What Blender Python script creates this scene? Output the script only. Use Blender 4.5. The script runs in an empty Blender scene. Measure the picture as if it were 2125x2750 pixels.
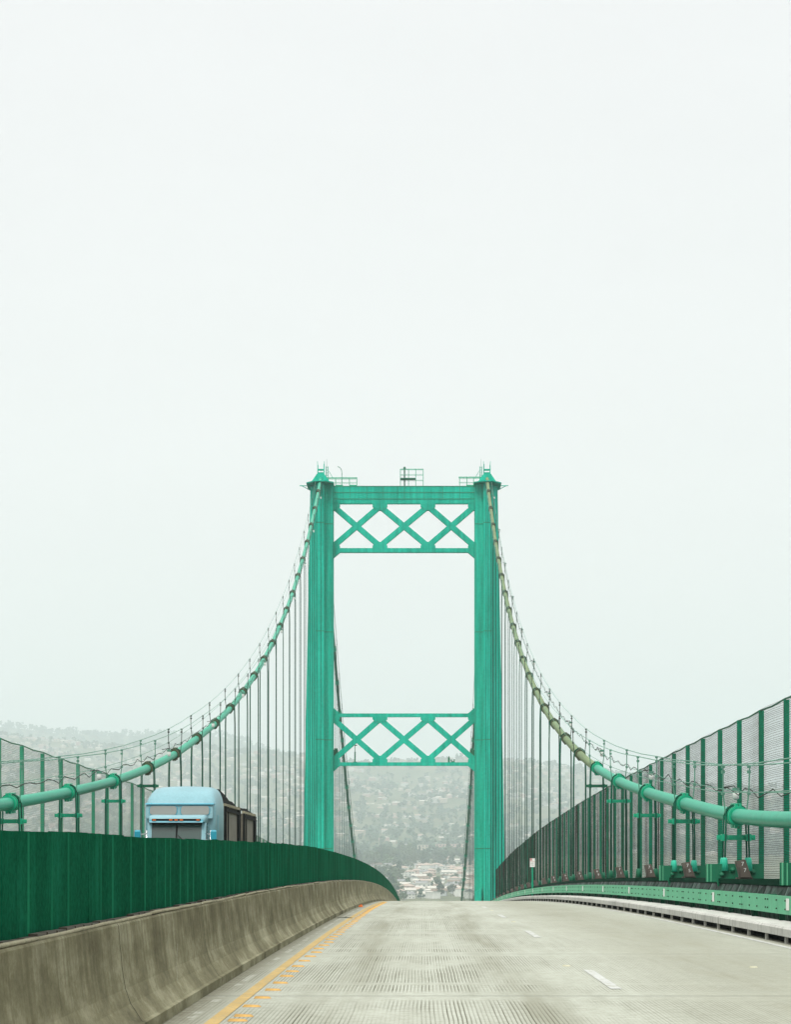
import bpy, math, random
from mathutils import Vector, Matrix, noise
R = math.radians
random.seed(11)
scene = bpy.context.scene
COL = scene.collection

# ------------------------------------------------------------------ camera, sky, sun, exposure
EYE = 1.22
cam_d = bpy.data.cameras.new('camera')
cam = bpy.data.objects.new('camera', cam_d); COL.objects.link(cam)
cam.location = (0, 0, EYE); cam.rotation_euler = (R(90), 0, 0)
cam_d.sensor_fit = 'HORIZONTAL'; cam_d.sensor_width = 36.0
cam_d.lens = 5907 / 2125 * 36.0
cam_d.shift_x = -(1135 - 1062.5) / 2125
cam_d.shift_y = (2318 - 1375) / 2125
cam_d.clip_start = 0.1; cam_d.clip_end = 60000
scene.camera = cam

SUN_EL, SUN_AZ = 54.0, 196.0          # azimuth clockwise from +Y: behind the camera, to the left
world = bpy.data.worlds.new('World'); scene.world = world; world.use_nodes = True
wn, wl = world.node_tree.nodes, world.node_tree.links
wn.clear()
w_out = wn.new('ShaderNodeOutputWorld')
sky = wn.new('ShaderNodeTexSky'); sky.sky_type = 'NISHITA'; sky.sun_disc = False
sky.sun_elevation = R(SUN_EL); sky.sun_rotation = R(SUN_AZ); sky.air_density = 1.5; sky.dust_density = 6.0
b1 = wn.new('ShaderNodeBackground'); b1.inputs['Strength'].default_value = 0.012
wl.new(sky.outputs[0], b1.inputs['Color'])
tc = wn.new('ShaderNodeTexCoord'); sp = wn.new('ShaderNodeSeparateXYZ'); wl.new(tc.outputs['Generated'], sp.inputs[0])
rp = wn.new('ShaderNodeValToRGB'); wl.new(sp.outputs['Z'], rp.inputs[0])
els = rp.color_ramp.elements
els[0].position = 0.0; els[0].color = (0.94, 0.925, 0.905, 1)
els[1].position = 1.0; els[1].color = (3.0, 3.0, 2.9, 1)
for p, c in ((0.10, (0.905, 0.89, 0.87, 1)), (0.40, (0.875, 0.86, 0.85, 1)), (0.6, (1.25, 1.26, 1.23, 1))):
    e = els.new(p); e.color = c
b2 = wn.new('ShaderNodeBackground'); b2.inputs['Strength'].default_value = 1.0
cn = wn.new('ShaderNodeTexNoise'); cn.inputs['Scale'].default_value = 2.2; cn.inputs['Detail'].default_value = 5
cm = wn.new('ShaderNodeMapping'); cm.inputs['Scale'].default_value = (1, 1, 3.5); wl.new(tc.outputs['Generated'], cm.inputs[0]); wl.new(cm.outputs[0], cn.inputs['Vector'])
cr = wn.new('ShaderNodeMapRange'); cr.inputs['From Min'].default_value = 0.3; cr.inputs['From Max'].default_value = 0.7; cr.inputs['To Min'].default_value = 0.955; cr.inputs['To Max'].default_value = 1.03
wl.new(cn.outputs[0], cr.inputs['Value'])
vm = wn.new('ShaderNodeVectorMath'); vm.operation = 'SCALE'; wl.new(rp.outputs[0], vm.inputs[0]); wl.new(cr.outputs[0], vm.inputs['Scale'])
wl.new(vm.outputs[0], b2.inputs['Color'])
ad = wn.new('ShaderNodeAddShader'); wl.new(b1.outputs[0], ad.inputs[0]); wl.new(b2.outputs[0], ad.inputs[1])
wl.new(ad.outputs[0], w_out.inputs['Surface'])

sun_d = bpy.data.lights.new('sun', 'SUN'); sun_d.energy = 2.0; sun_d.angle = R(18); sun_d.color = (1.0, 0.97, 0.91)
sun = bpy.data.objects.new('sun', sun_d); COL.objects.link(sun); sun.location = (-60, -120, 200)
az, el = R(SUN_AZ), R(SUN_EL)
to_sun = Vector((math.sin(az) * math.cos(el), math.cos(az) * math.cos(el), math.sin(el)))
sun.rotation_euler = to_sun.to_track_quat('Z', 'Y').to_euler()

scene.view_settings.view_transform = 'Standard'; scene.view_settings.look = 'None'
scene.view_settings.exposure = 0.0; scene.view_settings.gamma = 1.0
scene.view_settings.use_curve_mapping = False
scene.render.engine = 'CYCLES'
scene.cycles.use_denoising = True
scene.cycles.volume_bounces = 2
scene.cycles.max_bounces = 6

# ------------------------------------------------------------------ helpers
def tag(o, label=None, cat=None, group=None, kind=None):
    if label: o['label'] = label
    if cat: o['category'] = cat
    if group: o['group'] = group
    if kind: o['kind'] = kind
    return o

def empty(name, loc, label, cat, group=None, rz=0):
    o = bpy.data.objects.new(name, None); COL.objects.link(o)
    o.location = loc; o.rotation_euler = (0, 0, rz); o.empty_display_size = 0.3
    return tag(o, label, cat, group)

class MB:
    def __init__(s): s.v = []; s.f = []; s.mi = []; s.m = 0; s.sm = []; s.smooth = False
    def face(s, idx): s.f.append(idx); s.mi.append(s.m); s.sm.append(s.smooth)
    def add(s, pts, faces):
        b = len(s.v); s.v.extend([tuple(p) for p in pts])
        for q in faces: s.face([b + i for i in q])
    def hexa(s, p):   # bottom 4 (ccw), top 4
        s.add(p, [(3, 2, 1, 0), (4, 5, 6, 7), (0, 1, 5, 4), (1, 2, 6, 5), (2, 3, 7, 6), (3, 0, 4, 7)])
    def box(s, x0, x1, y0, y1, z0, z1):
        s.hexa([(x0, y0, z0), (x1, y0, z0), (x1, y1, z0), (x0, y1, z0), (x0, y0, z1), (x1, y0, z1), (x1, y1, z1), (x0, y1, z1)])
    def prism_xz(s, poly, y0, y1):      # polygon in XZ (ccw seen from -y) pushed along y
        n = len(poly)
        s.add([(x, y0, z) for x, z in poly] + [(x, y1, z) for x, z in poly],
              [tuple(range(n)), tuple(range(2 * n - 1, n - 1, -1))] + [(i + n, (i + 1) % n + n, (i + 1) % n, i) for i in range(n)])
    def prism_xy(s, poly, z0, z1):
        n = len(poly)
        s.add([(x, y, z0) for x, y in poly] + [(x, y, z1) for x, y in poly],
              [tuple(range(n - 1, -1, -1)), tuple(range(n, 2 * n))] + [(i, (i + 1) % n, (i + 1) % n + n, i + n) for i in range(n)])
    def prism_yz(s, poly, x0, x1):
        n = len(poly)
        s.add([(x0, y, z) for y, z in poly] + [(x1, y, z) for y, z in poly],
              [tuple(range(n - 1, -1, -1)), tuple(range(n, 2 * n))] + [(i, (i + 1) % n, (i + 1) % n + n, i + n) for i in range(n)])
    def loft(s, rings, cap=True, closed=True):
        b = len(s.v); n = len(rings[0])
        for r in rings: s.v.extend([tuple(p) for p in r])
        for k in range(len(rings) - 1):
            for i in range(n if closed else n - 1):
                j = (i + 1) % n
                s.face([b + k * n + i, b + k * n + j, b + (k + 1) * n + j, b + (k + 1) * n + i])
        if cap and closed:
            s.face([b + i for i in range(n - 1, -1, -1)]); e = b + (len(rings) - 1) * n
            s.face([e + i for i in range(n)])
    def tube(s, pts, r, n=6, cap=True, radii=None):
        pts = [Vector(p) for p in pts]; rings = []
        t0 = (pts[1] - pts[0]).normalized()
        up = Vector((0, 0, 1)) if abs(t0.z) < 0.9 else Vector((0, 1, 0))
        a = t0.cross(up).normalized()
        for i, p in enumerate(pts):
            t = (pts[min(i + 1, len(pts) - 1)] - pts[max(i - 1, 0)]).normalized()
            a = (a - t * a.dot(t)).normalized(); b = t.cross(a)
            rr = radii[i] if radii else r
            rings.append([p + a * (rr * math.cos(2 * math.pi * k / n)) + b * (rr * math.sin(2 * math.pi * k / n)) for k in range(n)])
        s.loft(rings, cap)
    def build(s, name, mats, parent=None):
        me = bpy.data.meshes.new(name)
        me.from_pydata(s.v, [], s.f)
        if not isinstance(mats, (list, tuple)): mats = [mats]
        for m in mats: me.materials.append(m)
        me.polygons.foreach_set('material_index', s.mi)
        me.polygons.foreach_set('use_smooth', s.sm)
        me.update()
        o = bpy.data.objects.new(name, me); COL.objects.link(o)
        if parent: o.parent = parent
        return o

def copy_tree(o, parent=None):
    c = o.copy(); COL.objects.link(c)
    if parent: c.parent = parent
    for ch in list(o.children): copy_tree(ch, c)
    return c

def text_mesh(txt, size, name, mat, parent, loc, rot, extrude=0.002, align='CENTER', spacing=1.0):
    cu = bpy.data.curves.new(name, 'FONT'); cu.body = txt; cu.size = size; cu.extrude = extrude
    cu.align_x = align; cu.align_y = 'CENTER'; cu.space_line = spacing
    t = bpy.data.objects.new(name, cu)
    COL.objects.link(t)
    dg = bpy.context.evaluated_depsgraph_get()
    me = bpy.data.meshes.new_from_object(t.evaluated_get(dg))
    bpy.data.objects.remove(t)
    me.materials.clear(); me.materials.append(mat)
    o = bpy.data.objects.new(name, me); COL.objects.link(o)
    o.location = loc; o.rotation_euler = rot; o.parent = parent
    return o

ORD = ['first', 'second', 'third', 'fourth', 'fifth', 'sixth', 'seventh', 'eighth', 'ninth', 'tenth', 'eleventh', 'twelfth',
       'thirteenth', 'fourteenth', 'fifteenth', 'sixteenth', 'seventeenth', 'eighteenth', 'nineteenth', 'twentieth']
TENS = ['', '', 'twenty', 'thirty', 'forty', 'fifty', 'sixty', 'seventy', 'eighty', 'ninety']
def ordw(n):
    if n <= 20: return ORD[n - 1]
    if n % 10 == 0: return TENS[n // 10][:-1] + 'ieth'
    return TENS[n // 10] + '-' + ORD[n % 10 - 1]

def lerp(tab, x):
    if x <= tab[0][0]: return tab[0][1]
    for (a, u), (b, w) in zip(tab, tab[1:]):
        if x <= b: return u + (w - u) * (x - a) / (b - a)
    return tab[-1][1]

# ------------------------------------------------------------------ materials
def mat_new(name):
    m = bpy.data.materials.new(name); m.use_nodes = True
    nt = m.node_tree; bs = nt.nodes['Principled BSDF']
    return m, nt, bs
def node(nt, typ, **kw):
    n = nt.nodes.new(typ)
    for k, v in kw.items(): setattr(n, k, v)
    return n
def coords(nt, obj=False, scale=(1, 1, 1)):
    if obj:
        g = node(nt, 'ShaderNodeTexCoord'); out = g.outputs['Object']
    else:
        g = node(nt, 'ShaderNodeNewGeometry'); out = g.outputs['Position']
    mp = node(nt, 'ShaderNodeMapping'); mp.inputs['Scale'].default_value = scale
    nt.links.new(out, mp.inputs['Vector']); return mp.outputs[0]
def tex(nt, vec, scale, detail=4, rough=0.6):
    n = node(nt, 'ShaderNodeTexNoise'); n.inputs['Scale'].default_value = scale
    n.inputs['Detail'].default_value = detail; n.inputs['Roughness'].default_value = rough
    nt.links.new(vec, n.inputs['Vector']); return n.outputs[0]
def ramp(nt, val, stops):
    r = node(nt, 'ShaderNodeValToRGB'); nt.links.new(val, r.inputs[0]); e = r.color_ramp.elements
    e[0].position, e[0].color = stops[0][0], tuple(stops[0][1]) + (1,)
    e[1].position, e[1].color = stops[-1][0], tuple(stops[-1][1]) + (1,)
    for p, c in stops[1:-1]:
        k = e.new(p); k.color = tuple(c) + (1,)
    return r.outputs[0]
def g3(v): return (v, v, v)
def math_n(nt, op, a, b=None, c=None, clamp=False):
    n = node(nt, 'ShaderNodeMath', operation=op, use_clamp=clamp)
    for i, x in enumerate((a, b, c)):
        if x is None: continue
        if isinstance(x, (int, float)): n.inputs[i].default_value = x
        else: nt.links.new(x, n.inputs[i])
    return n.outputs[0]
def mix(nt, fac, a, b, mode='MIX'):
    n = node(nt, 'ShaderNodeMix', data_type='RGBA', blend_type=mode)
    for sock, x in ((n.inputs[0], fac), (n.inputs[6], a), (n.inputs[7], b)):
        if isinstance(x, (int, float)): sock.default_value = x
        elif isinstance(x, tuple): sock.default_value = x + (1,)
        else: nt.links.new(x, sock)
    return n.outputs[2]
def bump(nt, bs, h, strength=0.3, dist=0.02):
    b = node(nt, 'ShaderNodeBump'); b.inputs['Strength'].default_value = strength; b.inputs['Distance'].default_value = dist
    nt.links.new(h, b.inputs['Height']); nt.links.new(b.outputs[0], bs.inputs['Normal'])

def paint(name, c, var=0.25, scale=0.6, stretch=(1, 1, 0.25), rough=0.5, obj=False, dirt=None, dirt_amt=0.3, spec=0.35):
    """painted metal with broad tone drift, fine grain and vertical weathering"""
    m, nt, bs = mat_new(name)
    v = coords(nt, obj, stretch)
    a = tex(nt, v, scale, 5, 0.6); f = tex(nt, coords(nt, obj), scale * 18, 3, 0.7)
    lo = tuple(x * (1 - var) for x in c); hi = tuple(min(1, x * (1 + var) + 0.012 * var) for x in c)
    col = ramp(nt, a, [(0.28, lo), (0.5, c), (0.75, hi)])
    col = mix(nt, 0.22, col, ramp(nt, f, [(0.3, tuple(x * 0.55 for x in c)), (0.7, tuple(min(1, x * 1.35) for x in c))]))
    if dirt:
        d = tex(nt, coords(nt, obj, (3, 3, 0.35)), scale * 3.0, 6, 0.65)
        dm = ramp(nt, d, [(0.52, g3(0)), (0.72, g3(dirt_amt))])
        col = mix(nt, dm, col, dirt)
    nt.links.new(col, bs.inputs['Base Color'])
    bs.inputs['Roughness'].default_value = rough; bs.inputs['Specular IOR Level'].default_value = spec
    bump(nt, bs, f, 0.08, 0.01)
    return m
def plain(name, c, rough=0.7, metal=0.0, var=0.15, scale=8, spec=0.3):
    m, nt, bs = mat_new(name)
    a = tex(nt, coords(nt, True), scale, 4, 0.6)
    nt.links.new(ramp(nt, a, [(0.3, tuple(x * (1 - var) for x in c)), (0.7, tuple(min(1, x * (1 + var)) for x in c))]), bs.inputs['Base Color'])
    bs.inputs['Roughness'].default_value = rough; bs.inputs['Metallic'].default_value = metal; bs.inputs['Specular IOR Level'].default_value = spec
    return m

M = {}
M['tower'] = paint('tower_green_paint', (0.0, 0.50, 0.335), 0.32, 0.11, (1, 1, 0.35), 0.6, spec=0.04)
def tower_mat():
    m, nt, bs = mat_new('tower_plate_paint')
    sp = node(nt, 'ShaderNodeSeparateXYZ'); nt.links.new(coords(nt), sp.inputs[0])
    cx = math_n(nt, 'FLOOR', math_n(nt, 'DIVIDE', sp.outputs[0], 1.31)); cz = math_n(nt, 'FLOOR', math_n(nt, 'DIVIDE', math_n(nt, 'ADD', sp.outputs[2], math_n(nt, 'MULTIPLY', cx, 1.3)), 4.07))
    cb = node(nt, 'ShaderNodeCombineXYZ'); nt.links.new(cx, cb.inputs[0]); nt.links.new(cz, cb.inputs[2])
    wn_ = node(nt, 'ShaderNodeTexWhiteNoise'); nt.links.new(cb.outputs[0], wn_.inputs['Vector'])
    big = tex(nt, coords(nt, False, (1, 1, 0.4)), 0.16, 5, 0.6); st = tex(nt, coords(nt, False, (1, 1, 0.05)), 2.6, 5, 0.65); fine = tex(nt, coords(nt), 3.2, 5, 0.7)
    c = ramp(nt, big, [(0.28, (0.0, 0.26, 0.175)), (0.5, (0.0, 0.43, 0.295)), (0.70, (0.02, 0.60, 0.43))])
    c = mix(nt, 0.32, c, ramp(nt, wn_.outputs[0], [(0.0, (0.0, 0.29, 0.19)), (1.0, (0.02, 0.56, 0.40))]))
    c = mix(nt, 0.55, c, ramp(nt, st, [(0.32, (0.0, 0.15, 0.10)), (0.5, (0.0, 0.40, 0.275)), (0.68, (0.02, 0.66, 0.48))]))
    c = mix(nt, 0.25, c, ramp(nt, fine, [(0.3, (0.0, 0.24, 0.15)), (0.7, (0.03, 0.58, 0.42))]))
    ru = tex(nt, coords(nt, False, (2.5, 2.5, 0.25)), 1.1, 6, 0.7)
    c = mix(nt, ramp(nt, ru, [(0.66, g3(0)), (0.74, g3(0.35))]), c, (0.09, 0.15, 0.08))
    nt.links.new(c, bs.inputs['Base Color']); bs.inputs['Roughness'].default_value = 0.7; bs.inputs['Specular IOR Level'].default_value = 0.04
    return m
M['tower'] = tower_mat()
M['tower_seam'] = paint('tower_seam_paint', (0.003, 0.24, 0.14), 0.2, 0.5)
M['cable'] = paint('cable_mint_paint', (0.02, 0.31, 0.195), 0.15, 0.35, (2, 0.3, 2), 0.42, dirt=(0.02, 0.22, 0.13), dirt_amt=0.4, spec=0.22)
M['cable_old'] = paint('cable_olive_paint', (0.16, 0.215, 0.115), 0.2, 0.5, (2, 0.3, 2), 0.75, dirt=(0.07, 0.095, 0.045), dirt_amt=0.55, spec=0.1)
M['band'] = paint('band_green_paint', (0.005, 0.36, 0.20), 0.2, 2.0, rough=0.4)
M['band_old'] = paint('band_olive_paint', (0.07, 0.09, 0.045), 0.25, 2.0, rough=0.65)
M['rope'] = paint('hanger_rope_green', (0.004, 0.085, 0.05), 0.35, 0.35, (1, 1, 0.4), 0.7, dirt=(0.02, 0.022, 0.012), dirt_amt=0.7, spec=0.08)
M['hand'] = paint('hand_rope_grey_green', (0.10, 0.26, 0.19), 0.3, 0.5, rough=0.6)
M['post'] = paint('fence_post_green', (0.002, 0.31, 0.17), 0.25, 0.7, rough=0.6, dirt=(0.03, 0.14, 0.06), dirt_amt=0.4, spec=0.1)
M['plate'] = paint('gusset_green', (0.003, 0.14, 0.068), 0.3, 1.6, rough=0.5)
M['truss'] = paint('truss_dark_green', (0.002, 0.035, 0.018), 0.35, 0.8, rough=0.8, spec=0.02)
M['socket'] = paint('socket_bright_green', (0.03, 0.50, 0.33), 0.15, 3.0, rough=0.4)
M['rail'] = paint('rail_pale_green', (0.095, 0.42, 0.235), 0.10, 0.7, (1, 0.3, 2), 0.5, dirt=(0.06, 0.2, 0.10), dirt_amt=0.35)
M['rust'] = plain('old_bolt_dark', (0.02, 0.03, 0.02), 0.8)
M['brown'] = paint('lamp_box_brown', (0.062, 0.050, 0.038), 0.2, 3.0, rough=0.6)
M['white'] = plain('white_plate', (0.75, 0.76, 0.73), 0.5, var=0.06)
M['black'] = plain('black_rubber', (0.007, 0.008, 0.007), 0.85, spec=0.04)
M['wire'] = plain('rusty_wire', (0.022, 0.017, 0.012), 0.8, var=0.3, scale=0.4, spec=0.05)
M['wire_pale'] = plain('weathered_wire', (0.17, 0.19, 0.15), 0.8, var=0.3, scale=0.4, spec=0.05)
M['red'] = plain('sign_red', (0.45, 0.03, 0.03), 0.5, var=0.05)
M['ink'] = plain('sign_ink', (0.10, 0.08, 0.07), 0.6)
M['amber'] = plain('amber_marker', (0.46, 0.28, 0.09), 0.8, var=0.35)
M['yellow'] = plain('yellow_paint', (0.70, 0.43, 0.12), 0.65, var=0.22, scale=5)
def worn_paint(name, c, under=(0.27, 0.27, 0.20), amt=0.75):
    m, nt, bs = mat_new(name)
    a = tex(nt, coords(nt, False, (1, 0.35, 1)), 9.0, 5, 0.75); b = tex(nt, coords(nt), 2.0, 4, 0.6)
    col = ramp(nt, b, [(0.3, tuple(x * 0.82 for x in c)), (0.7, c)])
    col = mix(nt, ramp(nt, a, [(0.50, g3(0)), (0.66, g3(amt))]), col, under)
    nt.links.new(col, bs.inputs['Base Color']); bs.inputs['Roughness'].default_value = 0.8; bs.inputs['Specular IOR Level'].default_value = 0.1
    return m
M['roadwhite'] = plain('white_road_paint', (0.52, 0.54, 0.52), 0.6, var=0.12, scale=6)
M['chrome'] = plain('chrome', (0.6, 0.62, 0.62), 0.2, 1.0)
M['orange'] = plain('orange_plastic', (0.75, 0.16, 0.03), 0.5)
M['water'] = plain('harbour_water', (0.03, 0.07, 0.075), 0.15, var=0.2, scale=0.01)

M['dashpaint'] = worn_paint('worn_white_line', (0.46, 0.47, 0.45), amt=0.9)
M['yellow'] = worn_paint('worn_yellow_line', (0.47, 0.335, 0.14), (0.28, 0.255, 0.165), 0.8)
M['cream'] = plain('cream_marker', (0.42, 0.41, 0.30), 0.6)
def concrete_barrier():
    m, nt, bs = mat_new('stained_barrier_concrete')
    st = tex(nt, coords(nt, False, (0.6, 3.2, 0.25)), 1.6, 7, 0.68)
    fine = tex(nt, coords(nt), 38, 4, 0.75); big = tex(nt, coords(nt), 0.35, 4, 0.55)
    c = ramp(nt, st, [(0.25, (0.070, 0.062, 0.034)), (0.5, (0.195, 0.178, 0.105)), (0.75, (0.29, 0.275, 0.19))])
    c = mix(nt, 0.45, c, ramp(nt, big, [(0.3, (0.09, 0.082, 0.05)), (0.7, (0.26, 0.245, 0.165))]))
    c = mix(nt, 0.35, c, ramp(nt, fine, [(0.35, (0.07, 0.066, 0.05)), (0.65, (0.34, 0.33, 0.26))]))
    bl = tex(nt, coords(nt, False, (1, 0.7, 1.4)), 1.3, 6, 0.7)
    c = mix(nt, 0.52, c, ramp(nt, bl, [(0.34, (0.055, 0.050, 0.026)), (0.5, (0.20, 0.187, 0.112)), (0.64, (0.44, 0.425, 0.30))]))
    # vertical dark streaks that thicken towards the top of the concrete
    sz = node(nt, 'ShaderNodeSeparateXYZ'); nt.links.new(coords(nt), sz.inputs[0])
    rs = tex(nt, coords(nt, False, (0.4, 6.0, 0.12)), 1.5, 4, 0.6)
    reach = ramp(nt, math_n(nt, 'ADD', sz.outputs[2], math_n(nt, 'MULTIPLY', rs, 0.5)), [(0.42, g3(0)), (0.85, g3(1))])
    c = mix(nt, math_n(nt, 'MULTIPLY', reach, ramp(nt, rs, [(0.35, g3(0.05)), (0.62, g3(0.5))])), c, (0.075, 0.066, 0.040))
    # casting joints every 6.1 m
    sp = node(nt, 'ShaderNodeSeparateXYZ'); nt.links.new(coords(nt), sp.inputs[0])
    wob = math_n(nt, 'MULTIPLY', tex(nt, coords(nt, False, (1, 0.01, 6)), 1.0, 3), 0.10)
    yy = math_n(nt, 'ADD', sp.outputs[1], wob)
    fr = math_n(nt, 'FRACT', math_n(nt, 'DIVIDE', math_n(nt, 'ADD', yy, 2.1), 6.1))
    line = math_n(nt, 'LESS_THAN', fr, 0.0045)
    c = mix(nt, line, c, (0.045, 0.042, 0.032))
    # tyre scrapes
    Y_, Z_ = sp.outputs[1], sp.outputs[2]
    scm = None
    for cy, cz, rr, z0, z1 in ((22.4, 0.05, 1.25, 0.30, 0.62), (24.2, -0.1, 1.6, 0.42, 0.7), (17.9, 0.9, 0.9, 0.2, 0.5), (33.0, -1.2, 2.4, 0.5, 0.78)):
        dy = math_n(nt, 'DIVIDE', math_n(nt, 'SUBTRACT', Y_, cy), 2.4); dz = math_n(nt, 'SUBTRACT', Z_, cz)
        d = math_n(nt, 'SQRT', math_n(nt, 'ADD', math_n(nt, 'MULTIPLY', dy, dy), math_n(nt, 'MULTIPLY', dz, dz)))
        k_ = math_n(nt, 'LESS_THAN', math_n(nt, 'ABSOLUTE', math_n(nt, 'SUBTRACT', d, rr)), 0.010)
        k_ = math_n(nt, 'MULTIPLY', k_, math_n(nt, 'MULTIPLY', math_n(nt, 'GREATER_THAN', Z_, z0), math_n(nt, 'LESS_THAN', Z_, z1)))
        k_ = math_n(nt, 'MULTIPLY', k_, math_n(nt, 'GREATER_THAN', dy, 0.0))
        scm = k_ if scm is None else math_n(nt, 'MAXIMUM', scm, k_)
    scm = math_n(nt, 'MULTIPLY', scm, ramp(nt, fine, [(0.4, g3(0.05)), (0.6, g3(0.4))]))
    c = mix(nt, scm, c, (0.42, 0.41, 0.35))
    nt.links.new(c, bs.inputs['Base Color']); bs.inputs['Roughness'].default_value = 0.95; bs.inputs['Specular IOR Level'].default_value = 0.03
    h = mix(nt, 0.5, st, fine); bump(nt, bs, h, 0.35, 0.012)
    return m
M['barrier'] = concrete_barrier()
M['kerb'] = paint('pale_kerb_concrete', (0.45, 0.45, 0.42), 0.2, 0.8, (1, 0.5, 1), 0.9, dirt=(0.11, 0.11, 0.095), dirt_amt=0.8, spec=0.05)
M['bead'] = paint('weathered_sealant', (0.30, 0.28, 0.20), 0.25, 2.0, rough=0.9, dirt=(0.12, 0.11, 0.07), dirt_amt=0.6, spec=0.02)

def road_mat():
    m, nt, bs = mat_new('grooved_road_concrete')
    pos = coords(nt); sp = node(nt, 'ShaderNodeSeparateXYZ'); nt.links.new(pos, sp.inputs[0])
    X, Y = sp.outputs[0], sp.outputs[1]
    big = tex(nt, coords(nt, False, (0.5, 0.09, 1)), 1.0, 5, 0.6)
    mid = tex(nt, coords(nt, False, (2.0, 0.22, 1)), 1.4, 5, 0.65)
    fine = tex(nt, coords(nt), 30, 4, 0.75)
    speck = tex(nt, coords(nt), 7, 4, 0.7)
    c = ramp(nt, big, [(0.30, (0.215, 0.225, 0.175)), (0.5, (0.31, 0.325, 0.27)), (0.72, (0.395, 0.415, 0.36))])
    c = mix(nt, 0.40, c, ramp(nt, mid, [(0.3, (0.185, 0.19, 0.145)), (0.7, (0.45, 0.47, 0.41))]))
    c = mix(nt, 0.20, c, ramp(nt, fine, [(0.35, (0.15, 0.15, 0.12)), (0.65, (0.55, 0.56, 0.50))]))
    c = mix(nt, 0.25, c, ramp(nt, speck, [(0.35, (0.24, 0.24, 0.19)), (0.65, (0.47, 0.48, 0.42))]))
    # worn, darker path of the right-hand lane
    lane = math_n(nt, 'ABSOLUTE', math_n(nt, 'SUBTRACT', X, 3.7))
    lm = ramp(nt, math_n(nt, 'DIVIDE', lane, 1.9), [(0.25, g3(0.62)), (0.95, g3(0))])
    lm = math_n(nt, 'MULTIPLY', lm, ramp(nt, mid, [(0.25, g3(0.25)), (0.7, g3(1))]))
    c = mix(nt, lm, c, (0.185, 0.18, 0.125))
    oil = tex(nt, coords(nt, False, (1.1, 0.05, 1)), 1.7, 4, 0.6)
    wl = math_n(nt, 'ABSOLUTE', math_n(nt, 'SUBTRACT', math_n(nt, 'ABSOLUTE', math_n(nt, 'SUBTRACT', X, 0.12)), 0.85))
    wm_ = math_n(nt, 'MULTIPLY', ramp(nt, math_n(nt, 'DIVIDE', wl, 0.5), [(0.1, g3(0.75)), (1.0, g3(0))]), ramp(nt, oil, [(0.4, g3(0)), (0.62, g3(1))]))
    c = mix(nt, wm_, c, (0.20, 0.20, 0.15))
    crk = tex(nt, coords(nt, False, (1, 0.6, 1)), 0.9, 6, 0.75)
    c = mix(nt, ramp(nt, crk, [(0.497, g3(0)), (0.5, g3(0.35)), (0.503, g3(0))]), c, (0.14, 0.135, 0.10))
    # gutter dirt beside barrier and kerb, deepened to paint in the barrier's contact shadow
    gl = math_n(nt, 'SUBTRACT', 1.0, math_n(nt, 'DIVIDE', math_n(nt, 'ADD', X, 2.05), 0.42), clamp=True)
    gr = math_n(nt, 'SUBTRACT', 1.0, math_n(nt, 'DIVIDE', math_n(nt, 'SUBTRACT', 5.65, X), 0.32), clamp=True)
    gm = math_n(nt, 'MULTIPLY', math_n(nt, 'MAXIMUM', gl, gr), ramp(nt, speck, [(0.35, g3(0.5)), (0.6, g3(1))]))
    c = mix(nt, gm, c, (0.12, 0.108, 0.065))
    # flaking remains of an old white gutter line
    ol = math_n(nt, 'LESS_THAN', math_n(nt, 'ABSOLUTE', math_n(nt, 'ADD', X, 1.87)), 0.035)
    ol = math_n(nt, 'MULTIPLY', ol, ramp(nt, tex(nt, coords(nt, False, (1, 0.5, 1)), 3.0, 3), [(0.51, g3(0)), (0.55, g3(0.45))]))
    c = mix(nt, ol, c, (0.42, 0.43, 0.38))
    # sawn grooves: only in patches between the panel joints
    wob = math_n(nt, 'MULTIPLY', tex(nt, coords(nt, False, (1.2, 0.25, 1)), 1.0, 2), 0.035)
    xx = math_n(nt, 'ADD', X, wob)
    s = math_n(nt, 'SINE', math_n(nt, 'MULTIPLY', xx, 2 * math.pi / 0.036))
    s2 = math_n(nt, 'SINE', math_n(nt, 'MULTIPLY', xx, 2 * math.pi / 0.151))
    lw = node(nt, 'ShaderNodeTexWhiteNoise', noise_dimensions='1D'); nt.links.new(math_n(nt, 'FLOOR', math_n(nt, 'ADD', math_n(nt, 'DIVIDE', xx, 0.036), 0.25)), lw.inputs['W'])
    g = math_n(nt, 'ADD', math_n(nt, 'MULTIPLY', s, 0.95), math_n(nt, 'MULTIPLY', s2, 0.10))
    g = ramp(nt, g, [(0.45, g3(0)), (0.70, g3(1))])
    fr = math_n(nt, 'FRACT', math_n(nt, 'DIVIDE', math_n(nt, 'SUBTRACT', Y, 29.7 - 9.144 * 8), 9.144))
    edge = math_n(nt, 'ABSOLUTE', math_n(nt, 'SUBTRACT', fr, 0.5))
    panel = ramp(nt, edge, [(0.40, g3(1)), (0.455, g3(0))])
    fr2 = math_n(nt, 'FRACT', math_n(nt, 'DIVIDE', math_n(nt, 'SUBTRACT', Y, 22.55 - 9.144 * 8), 9.144))
    band = ramp(nt, math_n(nt, 'ABSOLUTE', math_n(nt, 'SUBTRACT', fr2, 0.5)), [(0.468, g3(1)), (0.485, g3(0.15))])
    patch = ramp(nt, tex(nt, coords(nt, False, (0.55, 0.16, 1)), 1.0, 3, 0.6), [(0.40, g3(0.10)), (0.50, g3(1))])
    lanefall = ramp(nt, math_n(nt, 'DIVIDE', math_n(nt, 'ABSOLUTE', math_n(nt, 'ADD', X, 0.1)), 4.5), [(0.25, g3(1)), (0.33, g3(0.5)), (0.8, g3(0.35)), (1.0, g3(0.12))])
    gm = math_n(nt, 'MULTIPLY', math_n(nt, 'MULTIPLY', panel, band), math_n(nt, 'MULTIPLY', patch, lanefall))
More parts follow.
